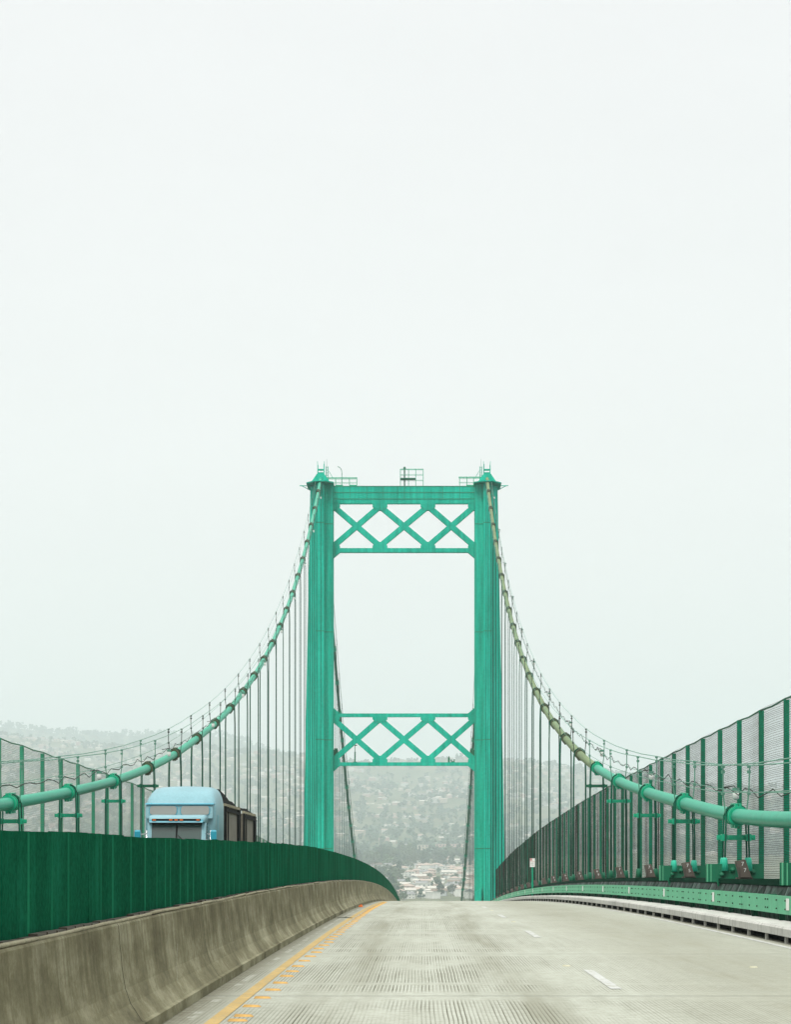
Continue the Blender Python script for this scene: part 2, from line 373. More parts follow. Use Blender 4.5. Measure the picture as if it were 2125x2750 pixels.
    far_ = ramp(nt, math_n(nt, 'DIVIDE', Y, 100.0), [(0.26, g3(1)), (0.45, g3(0.8)), (0.8, g3(0.4))])
    wear = ramp(nt, tex(nt, coords(nt, False, (1.5, 0.06, 1)), 3.0, 3, 0.6), [(0.34, g3(0.35)), (0.55, g3(1))])
    lwv = math_n(nt, 'ADD', math_n(nt, 'MULTIPLY', lw.outputs[0], 0.55), 0.5, clamp=True)
    gm = math_n(nt, 'MULTIPLY', math_n(nt, 'MULTIPLY', gm, far_), math_n(nt, 'MULTIPLY', wear, lwv))
    gd = math_n(nt, 'MULTIPLY', g, gm)
    c = mix(nt, math_n(nt, 'MULTIPLY', gd, 0.95), c, (0.05, 0.045, 0.022))
    # joints
    jl = math_n(nt, 'GREATER_THAN', edge, 0.4968)
    c = mix(nt, math_n(nt, 'MULTIPLY', jl, 0.75), c, (0.07, 0.075, 0.07))
    nt.links.new(c, bs.inputs['Base Color'])
    bs.inputs['Roughness'].default_value = 0.85; bs.inputs['Specular IOR Level'].default_value = 0.2
    hh = math_n(nt, 'SUBTRACT', math_n(nt, 'MULTIPLY', fine, 0.4), gd)
    bump(nt, bs, hh, 0.25, 0.008)
    return m
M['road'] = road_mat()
M['slab'] = plain('deck_slab_concrete', (0.22, 0.22, 0.19), 0.9)

def screen_mat():
    m, nt, bs = mat_new('dark_green_screen_paint')
    st = tex(nt, coords(nt, False, (1, 3.0, 0.10)), 1.3, 6, 0.6); big = tex(nt, coords(nt), 0.25, 3)
    fine = tex(nt, coords(nt), 26, 3, 0.7)
    c = ramp(nt, st, [(0.3, (0.002, 0.040, 0.020)), (0.55, (0.003, 0.058, 0.029)), (0.74, (0.016, 0.180, 0.098))])
    c = mix(nt, 0.4, c, ramp(nt, big, [(0.3, (0.002, 0.042, 0.022)), (0.7, (0.006, 0.10, 0.052))]))
    mot = tex(nt, coords(nt, False, (1, 0.9, 0.8)), 1.6, 6, 0.7)
    c = mix(nt, 0.35, c, ramp(nt, mot, [(0.36, (0.002, 0.034, 0.017)), (0.5, (0.003, 0.075, 0.036)), (0.68, (0.012, 0.17, 0.095))]))
    c = mix(nt, 0.2, c, ramp(nt, fine, [(0.4, (0.006, 0.05, 0.025)), (0.6, (0.02, 0.17, 0.085))]))
    nt.links.new(c, bs.inputs['Base Color']); bs.inputs['Roughness'].default_value = 0.9; bs.inputs['Specular IOR Level'].default_value = 0.0
    return m
M['screen'] = screen_mat()

def leaf_mat(name, lo, hi, scale=0.35):
    m, nt, bs = mat_new(name)
    oi = node(nt, 'ShaderNodeObjectInfo')
    a = tex(nt, coords(nt), scale, 4, 0.65)
    c = ramp(nt, a, [(0.3, lo), (0.7, hi)])
    hs = node(nt, 'ShaderNodeHueSaturation'); nt.links.new(c, hs.inputs['Color'])
    nt.links.new(math_n(nt, 'ADD', math_n(nt, 'MULTIPLY', oi.outputs['Random'], 0.7), 0.65), hs.inputs['Value'])
    nt.links.new(math_n(nt, 'ADD', math_n(nt, 'MULTIPLY', oi.outputs['Random'], 0.05), 0.475), hs.inputs['Hue'])
    nt.links.new(hs.outputs[0], bs.inputs['Base Color']); bs.inputs['Roughness'].default_value = 0.8; bs.inputs['Specular IOR Level'].default_value = 0.15
    return m
M['leaf_dark'] = leaf_mat('dark_foliage', (0.012, 0.034, 0.018), (0.040, 0.085, 0.038))
M['leaf_mid'] = leaf_mat('mid_foliage', (0.035, 0.062, 0.026), (0.09, 0.125, 0.05))
M['leaf_dry'] = leaf_mat('dry_foliage', (0.075, 0.065, 0.040), (0.14, 0.125, 0.07))
M['leaf_far'] = leaf_mat('far_hazed_foliage', (0.035, 0.075, 0.050), (0.085, 0.130, 0.080))  # leaf colour lightened to paint extra haze over the far hills
M['bark'] = plain('bark', (0.10, 0.075, 0.05), 0.9)
def terrain_mat():
    m, nt, bs = mat_new('dry_hillside_soil')
    a = tex(nt, coords(nt), 0.012, 6, 0.65); b = tex(nt, coords(nt), 0.09, 5, 0.7)
    c = ramp(nt, a, [(0.3, (0.03, 0.060, 0.032)), (0.5, (0.06, 0.085, 0.045)), (0.7, (0.17, 0.155, 0.10))])
    c = mix(nt, 0.5, c, ramp(nt, b, [(0.3, (0.045, 0.07, 0.03)), (0.7, (0.20, 0.18, 0.11))]))
    nt.links.new(c, bs.inputs['Base Color']); bs.inputs['Roughness'].default_value = 0.95; bs.inputs['Specular IOR Level'].default_value = 0.1
    return m
M['soil'] = terrain_mat()

# ------------------------------------------------------------------ geometry of the bridge
KD, YV, YT, CX = 1.1e-4, 33.0, 240.0, -2.02
def zr(y):
    if y <= YT: return -KD * (y - YV) ** 2
    return -KD * (YT - YV) ** 2 - 2 * KD * (YT - YV) * (y - YT)
def mir(x, s): return x if s > 0 else 2 * CX - x      # s=+1 right side, -1 left side
HC = 9.05
BANDS = []          # (index, y, z) main span, tower side
zt = [2.0, 2.29, 2.84, 3.44, 4.17, 5.06, 6.11, 7.35, 8.68, 10.15, 11.79, 13.54, 15.43, 17.43, 19.59, 21.83, 24.19, 26.69, 29.26, 31.95, 34.75, 37.59, 40.55, 43.5]
for i, z in enumerate(zt):
    y = -0.07502 * i * i + 10.535 * i + 37.85
    y += {0: 1.2, 1: 1.0, 2: 0.5}.get(i, 0)
    BANDS.append((i, min(y, YT), z))
CAB = [(-50, 11.5), (-38, 8.6), (-27, 6.5), (-16.6, 4.9), (-5.5, 3.7), (5.5, 2.85), (16.4, 2.3), (27.6, 2.02)] + [(b[1], b[2]) for b in BANDS]
SIDE = [(YT + t, 43.5 - 0.46 * t + 0.00094 * t * t) for t in range(6, 161, 6)]
def cable_z(y):
    if y > YT:
        t = y - YT; return 43.5 - 0.46 * t + 0.00094 * t * t
    T = CAB
    for k in range(len(T) - 1):
        if y <= T[k + 1][0]:
            p0 = T[max(k - 1, 0)]; p1 = T[k]; p2 = T[k + 1]; p3 = T[min(k + 2, len(T) - 1)]
            h = p2[0] - p1[0]; t = (y - p1[0]) / h
            m1 = (p2[1] - p0[1]) / (p2[0] - p0[0]) * h; m2 = (p3[1] - p1[1]) / (p3[0] - p1[0]) * h
            return (2*t**3 - 3*t*t + 1) * p1[1] + (t**3 - 2*t*t + t) * m1 + (-2*t**3 + 3*t*t) * p2[1] + (t**3 - t*t) * m2
    return T[-1][1]
def frange(a, b, s):
    n = max(1, int(round((b - a) / s))); return [a + (b - a) * k / n for k in range(n + 1)]

# ---- deck, road, lines (setting)
def ribbon(name, x0, x1, ys, dz, mat, kind='structure', parent=None):
    mb = MB(); mb.loft([[(x0, y, zr(y) + dz), (x1, y, zr(y) + dz)] for y in ys], cap=False, closed=False)
    mb.f = [q[::-1] for q in mb.f]
    o = mb.build(name, mat, parent)
    if not parent: o['kind'] = kind
    return o
YS = frange(-60, 240, 2.0) + frange(244, 820, 8)
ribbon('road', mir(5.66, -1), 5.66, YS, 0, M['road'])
mb = MB(); mb.loft([[(mir(6.2, -1), y, zr(y) - 0.45), (6.2, y, zr(y) - 0.45), (6.2, y, zr(y) - 0.05), (mir(6.2, -1), y, zr(y) - 0.05)] for y in YS])
tag(mb.build('bridge_deck', M['slab']), kind='structure')
ribbon('yellow_edge_line', -1.70, -1.585, [y for y in YS if y < 300], 0.005, M['yellow'])
ribbon('yellow_edge_line', mir(-1.575, -1), mir(-1.715, -1), [y for y in YS if y < 300], 0.005, M['yellow'])
ribbon('white_edge_line', 5.24, 5.34, [y for y in YS if y < 300], 0.005, M['dashpaint'])
ribbon('white_edge_line', mir(5.34, -1), mir(5.24, -1), [y for y in YS if y < 300], 0.005, M['dashpaint'])
for k in range(-4, 15):
    y0 = 21.6 + 14.72 * k
    ribbon('lane_dash', 1.85, 1.96, frange(y0, y0 + 3.7, 1.0), 0.005, M['dashpaint'])
    ribbon('lane_dash', mir(1.96, -1), mir(1.85, -1), frange(y0, y0 + 3.7, 1.0), 0.005, M['dashpaint'])

# ---- terrain and water
HB = [(-2500, 330), (-1500, 300), (-530, 258), (-37, 220), (400, 196), (840, 150), (1600, 118), (3000, 90)]
HA = [(-3200, 480), (-1300, 425), (-640, 385), (-430, 330), (0, 190), (1000, 130), (3000, 90)]
GF = [(0, 0), (0.083, 0.05), (0.25, 0.17), (0.417, 0.36), (0.667, 0.67), (0.9, 0.96), (1, 1)]
GZ = [(600, -56), (760, -50), (900, -36), (1300, -24.5), (1500, -22), (1800, -15), (2100, -7.5), (2400, -1), (2600, 8)]
def ground_z(x, y):
    if y < 2600: return lerp(GZ, y) + (noise.noise(Vector((x * 0.01, y * 0.01, 0))) * 2.0 if y > 1000 else 0)
    hb, ha = lerp(HB, x), lerp(HA, x)
    n = noise.fractal(Vector((x * 0.0022, y * 0.0022, 3)), 0.8, 2.0, 4)
    if y < 5000:
        t = (y - 2600) / 2400
        return 8 + (hb - 8) * lerp(GF, t) + n * 26 * min(1, t * 2.5)
    if y < 5800:
        t = (y - 5000) / 800; t = t * t * (3 - 2 * t)
        return hb * (1 - 0.28 * t) + n * 26
    if y < 7000:
        t = (y - 5800) / 1200; t = t * t * (3 - 2 * t)
        return hb * 0.72 * (1 - t) + ha * t + n * 26
    t = min(1, (y - 7000) / 1200); return ha * (1 - t) - 57 * t
mb = MB(); mb.smooth = True
gy = frange(600, 2600, 100) + frange(2660, 8300, 60)
gx = frange(-3000, 3000, 60)
mb.loft([[(x, y, ground_z(x, y)) for x in gx] for y in gy], cap=False, closed=False)
mb.f = [q[::-1] for q in mb.f]
tag(mb.build('hills', M['soil']), kind='structure')
mb = MB(); mb.box(-30000, 30000, -30000, 40000, -58.5, -57)
tag(mb.build('water', M['water']), kind='structure')

# ------------------------------------------------------------------ bridge tower
K = 24.64
def PX(u): return (u - 1135) / K
def PZ(v): return EYE + (2318 - v) / K
tower = empty('bridge_tower', (CX, YT, -57), 'tall green steel suspension bridge tower with two X-braced cross struts', 'bridge tower')
def T_build(mb, name, mats, parent=tower):
    mb.v = [(x - CX, y - YT, z + 57) for x, y, z in mb.v]
    return mb.build(name, mats, parent)
def leg_w(z): return 2.50 + 0.0190 * (42.3 - z)
for s in (1, -1):
    rings = []
    for z in (-56, -20, 2.84, 14.6, 26.3, 42.3):
        w = leg_w(z)
        pl = [(0, -1.6), (0.90, -1.6), (0.90, -2.65), (1.80, -2.65), (1.80, -1.5), (w, -0.3), (w, 0.3), (1.80, 1.5), (1.80, 2.65), (0.90, 2.65), (0.90, 1.6), (0, 1.6)]
        rings.append([(CX + s * (7.71 + a), YT + b, z) for a, b in pl])
    if s < 0: rings = [r[::-1] for r in rings]
    mb = MB(); mb.loft(rings); leg = T_build(mb, 'tower_leg', M['tower'])
    mb = MB()
    for z in (2.84, 14.6, 26.3, 38.0):
        w = leg_w(z)
        for a0, a1, yf in ((0.0, 0.895, 1.6), (0.895, 1.805, 2.65)):
            xa, xb = sorted((CX + s * (7.71 + a0), CX + s * (7.71 + a1)))
            mb.box(xa, xb, YT - yf - 0.02, YT - yf + 0.01, z - 0.05, z + 0.05)
    for a in (0.10,):
        xa, xb = sorted((CX + s * (7.71 + a), CX + s * (7.71 + a + 0.045)))
        mb.box(xa, xb, YT - 1.618, YT - 1.6 + 0.01, -10, 36)
    T_build(mb, 'plate_seam', M['tower_seam'])
    # inspection platform, saddle housing, frame
    mb = MB()
    xo = 7.71 + leg_w(42.3)
    poly = [(CX + s * 7.6, YT - 2.4), (CX + s * 8.5, YT - 3.3), (CX + s * 9.6, YT - 3.3), (CX + s * (xo + 0.35), YT - 2.0), (CX + s * (xo + 0.35), YT + 2.0), (CX + s * 9.6, YT + 3.3), (CX + s * 8.5, YT + 3.3), (CX + s * 7.6, YT + 2.4)]
    mb.prism_xy(poly if s > 0 else poly[::-1], 42.32, 42.42)
    T_build(mb, 'inspection_platform', M['tower'])
    mb = MB()
    a = CX + s * HC
    base = [(a - 1.12, YT - 1.35, 42.42), (a + 1.12, YT - 1.35, 42.42), (a + 1.12, YT + 1.35, 42.42), (a - 1.12, YT + 1.35, 42.42)]
    top = [(a - 0.40, YT - 1.2, 43.5), (a + 0.40, YT - 1.2, 43.5), (a + 0.40, YT + 1.2, 43.5), (a - 0.40, YT + 1.2, 43.5)]
    mb.hexa(base + top)
    T_build(mb, 'saddle_housing', M['tower'])
    mb = MB()
    for dx in (-0.34, 0.34):
        mb.box(a + dx - 0.05, a + dx + 0.05, YT - 0.4, YT - 0.28, 43.4, 44.6 + (0.1 if dx * s < 0 else 0))
        mb.tube([(a + dx, YT - 0.34, 44.5), (a + dx * 1.12, YT - 0.34, 45.0)], 0.03, 5)
    mb.box(a - 0.36, a + 0.36, YT - 0.42, YT - 0.26, 43.98, 44.16); mb.box(a - 0.36, a + 0.36, YT - 0.42, YT - 0.26, 43.62, 43.80)
    xi = a - s * 0.55
    for dx in (0, 0.22):
        mb.tube([(xi - s * dx, YT, 42.5), (xi - s * dx, YT, 44.5)], 0.035, 5)
    for k in range(7): mb.tube([(xi, YT, 42.7 + k * 0.28), (xi - s * 0.22, YT, 42.7 + k * 0.28)], 0.02, 4)
    mb.tube([(xi - s * 0.3, YT, 44.0), (xi - s * 0.75, YT, 43.2)], 0.025, 5)
    T_build(mb, 'saddle_frame', M['tower'])
    mb = MB(); mb.tube([(a - s * 0.62, YT, 42.4), (a - s * 0.62, YT, 45.3)], 0.025, 5, radii=[0.03, 0.015])
    T_build(mb, 'antenna', M['hand'])
    # outrigger bracket under the platform edge
    mb = MB(); mb.tube([(CX + s * xo, YT - 0.6, 41.8), (CX + s * (xo + 0.9), YT - 0.6, 42.28)], 0.04, 5)
    mb.tube([(CX + s * xo, YT - 0.6, 42.28), (CX + s * (xo + 1.15), YT - 0.6, 42.30)], 0.05, 5)
    T_build(mb, 'platform_bracket', M['tower'])
    # bracket box on the inner face at deck level and terminal box on lower strut
    mb = MB(); xa, xb = sorted((CX + s * 7.70, CX + s * 6.95 if s < 0 else CX + s * 8.4))
    mb.hexa([(xa, YT - 3.0, -2.9), (xb, YT - 3.0, -2.9), (xb, YT - 1.62, -2.9), (xa, YT - 1.62, -2.9),
             (xa, YT - 3.0, -1.9), (xb, YT - 3.0, -1.4), (xb, YT - 1.62, -1.4), (xa, YT - 1.62, -1.9)])
    T_build(mb, 'deck_bracket', M['tower'])
    mb = MB(); xa, xb = sorted((CX + s * 7.70, CX + s * 7.22))
    mb.box(xa, xb, YT + 0.6, YT + 1.1, PZ(2029), PZ(2012)); mb.box(xa + 0.06, xb - 0.06, YT + 0.65, YT + 1.05, PZ(2012), PZ(2008))
    T_build(mb, 'terminal_box', M['plate'])

def strut(top_beam):
    st_name = 'cross_strut'
    mb = MB(); yf, yb = YT - 0.30, YT + 0.34
    XL, XR = CX - 7.70, CX + 7.70
    if top_beam:
        z_t, z_tb, z_gt, z_gb, z_bt, z_bb = PZ(1305), PZ(1352.4), PZ(1370), PZ(1455.3), PZ(1471.8), PZ(1483.2)
    else:
        z_t, z_tb, z_gt, z_gb, z_bt, z_bb = PZ(1915.4), PZ(1924.8), PZ(1940.7), PZ(2029), PZ(2046.5), PZ(2055.8)
    mb.box(XL, XR, yf, yb, z_tb, z_t); mb.box(XL, XR, yf, yb, z_bb, z_bt)
    ob = T_build(mb, st_name, M['tower'])
    nodes_u = [(-7.70), (-2.62), (2.62), (7.70)]
    xs = [CX + a for a in nodes_u]
    zc_t, zc_b = (z_tb + z_gt) / 2 + 0.1, (z_bt + z_gb) / 2 - 0.1
    # diagonals
    mb = MB(); w = 0.29
    for k in range(3):
        for flip in (0, 1):
            a, b = ((xs[k], zc_t), (xs[k + 1], zc_b)) if not flip else ((xs[k], zc_b), (xs[k + 1], zc_t))
            dx, dz = b[0] - a[0], b[1] - a[1]; L = math.hypot(dx, dz); nx, nz = -dz / L * w, dx / L * w
            # keep inside chords
            t0, t1 = 0.05, 0.95
            p, q = (a[0] + dx * t0, a[1] + dz * t0), (a[0] + dx * t1, a[1] + dz * t1)
            e = 0.0 if not flip else 0.004
            mb.prism_xz([(p[0] - nx, p[1] - nz), (q[0] - nx, q[1] - nz), (q[0] + nx, q[1] + nz), (p[0] + nx, p[1] + nz)], yf + 0.02 + e, yb - 0.02 - e)
        mxx, mzz = (xs[k] + xs[k + 1]) / 2, (zc_t + zc_b) / 2
    T_build(mb, 'diagonal_brace', M['tower'])
    y0, y1 = yf - 0.02, yb + 0.02
    def gus(pts):
        g_ = MB(); g_.prism_xz(pts, y0, y1); T_build(g_, 'gusset_plate', M['tower'])
    c = 0.42
    for k in (1, 2):
        x = xs[k]; h = 0.81
        gus([(x - h, z_tb + 0.05), (x - h, z_gt + c), (x - h + c, z_gt), (x + h - c, z_gt), (x + h, z_gt + c), (x + h, z_tb + 0.05)])
        gus([(x - h, z_bt - 0.05), (x + h, z_bt - 0.05), (x + h, z_gb - c), (x + h - c, z_gb), (x - h + c, z_gb), (x - h, z_gb - c)])
    for s in (1, -1):
        x = CX + s * 7.69
        def P(pts): return pts if s < 0 else pts[::-1]
        g = 0.70
        gus(P([(x, z_gt), (x - s * (g - c), z_gt), (x - s * g, z_gt + c), (x - s * g, z_tb + 0.05), (x, z_tb + 0.05)]))
        gus(P([(x, z_bt - 0.05), (x - s * g, z_bt - 0.05), (x - s * g, z_gb - c), (x - s * (g - c), z_gb), (x, z_gb)]))
        gus(P([(x, z_bb - 0.60), (x - s * g, z_bb - 0.0), (x - s * g, z_bb + 0.05), (x, z_bb + 0.05)]))
        if not top_beam:
            gus(P([(x, z_t - 0.05), (x - s * g, z_t - 0.05), (x - s * g, z_t), (x, z_t + 0.62)]))
        else:
            gus(P([(x, z_tb + 0.02), (x - s * (g + 0.02), z_tb + 0.02), (x - s * (g + 0.02), PZ(1341)), (x, PZ(1328))]))
    mb = MB()
    if top_beam:
        for v in (1305.8, 1322.3, 1339.6):
            mb.box(XL, XR, yf - 0.035, yf + 0.01, PZ(v) - 0.05, PZ(v) + 0.03)
        for u in (940, 985, 1030, 1086, 1140, 1190, 1235): mb.box(PX(u) - 0.03, PX(u) + 0.03, yf - 0.012, yf + 0.01, PZ(1339), PZ(1306.5))
    if top_beam: T_build(mb, 'plate_seam', M['tower_seam'])
    for k in (1, 2):     # rivet lines on the gussets
        mb = MB()
        for dx in (-0.62, -0.3, 0.0, 0.3, 0.62):
            mb.box(xs[k] + dx - 0.015, xs[k] + dx + 0.015, y0 - 0.008, y0 + 0.01, z_gt + 0.12, z_tb - 0.02)
        mb.box(xs[k] - 0.66, xs[k] + 0.66, y0 - 0.007, y0 + 0.01, z_gt + 0.105, z_gt + 0.135)
        T_build(mb, 'rivet_lines', M['tower_seam'])
strut(True); strut(False)

# railings, lamp arm, beacon platform on the top strut
def railing(u0, u1, vt, vb, posts, name, mids=(0.5,)):
    mb = MB(); y = YT - 0.2
    for yy in (y, YT + 0.25):
        mb.tube([(PX(u0), yy, PZ(vt)), (PX(u1), yy, PZ(vt))], 0.032, 5)
        for f in mids: mb.tube([(PX(u0), yy, PZ(vt) * (1 - f) + PZ(vb) * f), (PX(u1), yy, PZ(vt) * (1 - f) + PZ(vb) * f)], 0.018, 4)
        for u in posts: mb.tube([(PX(u), yy, PZ(vb)), (PX(u), yy, PZ(vt))], 0.035, 5)
    for u in (u0, u1): mb.tube([(PX(u), y, PZ(vt)), (PX(u), YT + 0.25, PZ(vt))], 0.03, 5)
    return T_build(mb, name, M['band'])
railing(879, 959, 1282.3, 1304.5, (882, 901.3, 918, 938.6, 958.5), 'railing', (0.12, 0.6))
railing(1233, 1292, 1280.6, 1304.5, (1235, 1254.6, 1272.5, 1291), 'railing', (0.12, 0.6))
railing(1075.7, 1137, 1259.5, 1304.5, (1075.7, 1097.7, 1117, 1137), 'railing', (0.33, 0.66))
for u0, u1 in ((901, 921), (938.6, 958.5), (1253, 1290)):
    mb = MB(); mb.box(PX(u0), PX(u1), YT - 0.15, YT + 0.2, PZ(1304.6), PZ(1301.5)); T_build(mb, 'equipment_tray', M['band'])
mb = MB(); mb.box(PX(1074.6), PX(1116), YT - 0.35, YT + 0.4, PZ(1286.2), PZ(1283.6)); T_build(mb, 'beacon_platform', M['plate'])
mb = MB(); mb.tube([(PX(1086.7), YT, PZ(1304)), (PX(1086.7), YT, PZ(1257))], 0.075, 6)
mb.box(PX(1086.7) - 0.16, PX(1086.7) + 0.16, YT - 0.1, YT + 0.1, PZ(1257), PZ(1255.6)); mb.tube([(PX(1086.7), YT, PZ(1255.6)), (PX(1086.7), YT, PZ(1252.8))], 0.1, 6)
T_build(mb, 'beacon_mast', M['plate'])
mb = MB(); mb.tube([(PX(918.3), YT, PZ(1304)), (PX(918.3), YT, PZ(1268)), (PX(917), YT, PZ(1261)), (PX(913.5), YT, PZ(1255)), (PX(906.5), YT, PZ(1251.6))], 0.035, 6)
T_build(mb, 'davit_arm', M['hand'])
mb = MB(); mb.tube([(PX(953.5), YT, PZ(2047)), (PX(953.5), YT, PZ(2018))], 0.07, 6); mb.tube([(PX(953.5), YT, PZ(2018)), (PX(953.5), YT, PZ(2002))], 0.035, 6)
mb.box(PX(953.5) - 0.06, PX(953.5) + 0.22, YT - 0.08, YT + 0.08, PZ(2001.8), PZ(1999.5)); mb.box(PX(953.5) - 0.2, PX(953.5) + 0.2, YT - 0.1, YT + 0.1, PZ(2046.6), PZ(2044.8))
T_build(mb, 'camera_mast', M['plate'])
mb = MB(); z0 = PZ(2046.5)
mb.box(PX(1203.5), PX(1208.5), YT - 0.1, YT + 0.1, z0, PZ(2033)); mb.tube([(PX(1206), YT, PZ(2033)), (PX(1206), YT, PZ(2029))], 0.03, 5)
mb.box(PX(1212), PX(1222), YT - 0.1, YT + 0.1, z0, PZ(2043.5)); mb.tube([(PX(1213), YT, PZ(2043)), (PX(1212), YT, PZ(2039))], 0.06, 6); mb.tube([(PX(1220.5), YT, PZ(2043)), (PX(1221), YT, PZ(2038))], 0.06, 6)
T_build(mb, 'sensor_cluster', M['plate'])

# ------------------------------------------------------------------ main cables (with bands, stanchions, hand ropes)
def side_name(s): return 'right-hand' if s > 0 else 'left-hand'
SIDE_Y = [YT + 9.0 * k for k in range(1, 17)]
def make_cable(s):
    x = CX + s * HC
    c = empty('main_cable', (x, YT, 43.5),
              'thick right-hand suspension cable, fresh mint paint low down and olive higher up' if s > 0 else
              'thick left-hand suspension cable painted pale mint green along its whole sweep', 'suspension cable')
    def B(mb, name, mats): mb.v = [(a - x, b - YT, d - 43.5) for a, b, d in mb.v]; return mb.build(name, mats, c)
    ysplit = BANDS[5][1] + 0.3
    r = 0.165
    ys = [y for y in frange(-50, YT, 1.5)]
    mb = MB(); mb.smooth = True
    if s > 0:
        lo = [y for y in ys if y <= ysplit] + [ysplit]; hi = [ysplit] + [y for y in ys if y > ysplit]
        mb.tube([(x, y, cable_z(y)) for y in lo], r, 18); mb.m = 1
        mb.tube([(x, y, cable_z(y)) for y in hi], r, 18)
    else: mb.tube([(x, y, cable_z(y)) for y in ys], r, 18)
    mb.m = 2; mb.tube([(x, YT, 43.5)] + [(x, y, z) for y, z in SIDE], r, 12)
    B(mb, 'cable', [M['cable'], M['cable_old'], M['plate']])
    pts = [(i, y) for i, y, z in BANDS[:-1]] + [(-k, y) for k, y in enumerate((27.6, 16.4, 5.5), 1)] + [(99, y) for y in SIDE_Y]
    for i, y in pts:
        z = cable_z(y); t = Vector((0, 1, (cable_z(y + 0.5) - cable_z(y - 0.5)))).normalized()
        up = Vector((0, -t.z, t.y)); P = Vector((x, y, z)); L = 0.42 if i < 6 else 0.50
        mb = MB(); mb.smooth = True
        R1 = 0.210 if i < 6 else 0.215
        prof = [(-L, r + 0.004), (-L, R1 + 0.015), (-L + 0.07, R1 + 0.015), (-L + 0.075, R1 - 0.03), (-0.12, R1 - 0.03), (-0.12, R1 + 0.01), (-0.03, R1 + 0.01), (-0.03, R1 - 0.035),
                (0.03, R1 - 0.035), (0.03, R1 + 0.01), (0.12, R1 + 0.01), (0.12, R1 - 0.03), (L - 0.075, R1 - 0.03), (L - 0.07, R1 + 0.015), (L, R1 + 0.015), (L, r + 0.004)]
        rings = []
        for a, rr in prof:
            rings.append([P + t * a + Vector((1, 0, 0)) * (rr * math.cos(q)) + up * (rr * math.sin(q)) for q in [2 * math.pi * k / 16 for k in range(16)]])
        mb.smooth = False; mb.loft(rings, cap=False)
        # bolted flanges top and bottom
        for sg in (1, -1):
            for a0 in (-L + 0.05, -0.02, L - 0.27):
                for dx in (-0.075, 0.012):
                    q = []
                    for bb in (0.16, 0.275):
                        for aa, xx in ((a0, dx), (a0, dx + 0.06), (a0 + 0.2, dx + 0.06), (a0 + 0.2, dx)):
                            q.append(P + t * aa + Vector((xx, 0, 0)) + up * (bb * sg))
                    mb.hexa(q)
        new = (i < 6) or (s < 0 and i < 5)
        if s < 0 and i >= 6: new = False
        B(mb, 'cable_band', M['band'] if (i < 6 and s > 0) or (s < 0 and i < 5) or i == 99 else M['band_old'])
    # stanchions and hand ropes
    tops = {1: [], -1: []}; mids = {1: [], -1: []}
    for i, y in sorted(pts, key=lambda p: p[1]):
        z = cable_z(y)
        for e in (1, -1):
            tp = Vector((x + e * 0.30, y - (0.06 if i % 2 else -0.05), z + 1.12)); md = Vector((x + e * 0.29, y, z + 0.52))
            tops[e].append(tp); mids[e].append(md)
            mb = MB(); mb.tube([(x + e * 0.235, y, z + 0.05), md, tp], 0.018, 5)
            for h in (0.98, 0.50, 1.10): mb.box(x + e * 0.29 - 0.04, x + e * 0.29 + 0.04, y - 0.035, y + 0.035, z + h - 0.035, z + h + 0.035)
            B(mb, 'stanchion', M['hand'] if i < 6 else M['rust'])
    for e in (1, -1):
        for tab, rr, sag in ((tops, 0.013, 0.03), (mids, 0.009, 0.02)):
            pp = []
            for a, b in zip(tab[e], tab[e][1:]):
                pp.append(a); pp.append((a + b) / 2 - Vector((0, 0, sag)))
            pp.append(tab[e][-1])
            mb = MB(); mb.tube(pp, rr, 4); B(mb, 'hand_rope', M['hand'])
    # slack wavy power line tied to the outer lower rope
    rnd = random.Random(5 + s); pp = []
    e = 1
    for a, b in zip(mids[e], mids[e][1:]):
        for k in range(10):
            f = k / 10; p = a.lerp(b, f)
            pp.append(p + Vector((0.05, 0, 0.10 * math.sin(f * math.pi * 6 + rnd.random()) * (0.4 + rnd.random()) - 0.02)))
    mb = MB(); mb.tube(pp, 0.014, 4); B(mb, 'power_line', M['rust'])
    return c
for s in (1, -1): make_cable(s)

# lamps strung on the hand ropes
def make_lamp():
    t = empty('cable_lamp', (0, 0, 0), '', 'lamp')
    mb = MB(); mb.tube([(-0.25, 0, 0.12), (0, 0, 0.16), (0.05, 0, 0.1)], 0.014, 5); mb.build('lamp_arm', M['rust'], t)
    mb = MB(); mb.smooth = True; mb.tube([(0.05, 0, 0.1), (0.05, 0, 0.03), (0.05, 0, 0.0), (0.05, 0, -0.14), (0.05, 0, -0.17)], 0.05, 8, radii=[0.03, 0.06, 0.075, 0.075, 0.03])
    mb.build('lamp_globe', M['white'], t)
    mb = MB(); mb.tube([(0.05, 0, 0.115), (0.05, 0, 0.035)], 0.085, 8); mb.build('lamp_cap', M['hand'], t)
    return t
proto = make_lamp(); first = True
for s in (1, -1):
    n = 0
    for i in range(1, 22, 2):
        y = BANDS[i][1] + 3.3; x = CX + s * HC + 0.42
        o = proto if first else copy_tree(proto); first = False; n += 1
        o.location = (x - s * 0.0, y, cable_z(y) + 0.46)
        tag(o, 'small white jar lamp on the %s cable hand rope, %s up from the roadway end' % (side_name(s), ordw(n)), 'lamp', 'lamps strung along the cable hand ropes')

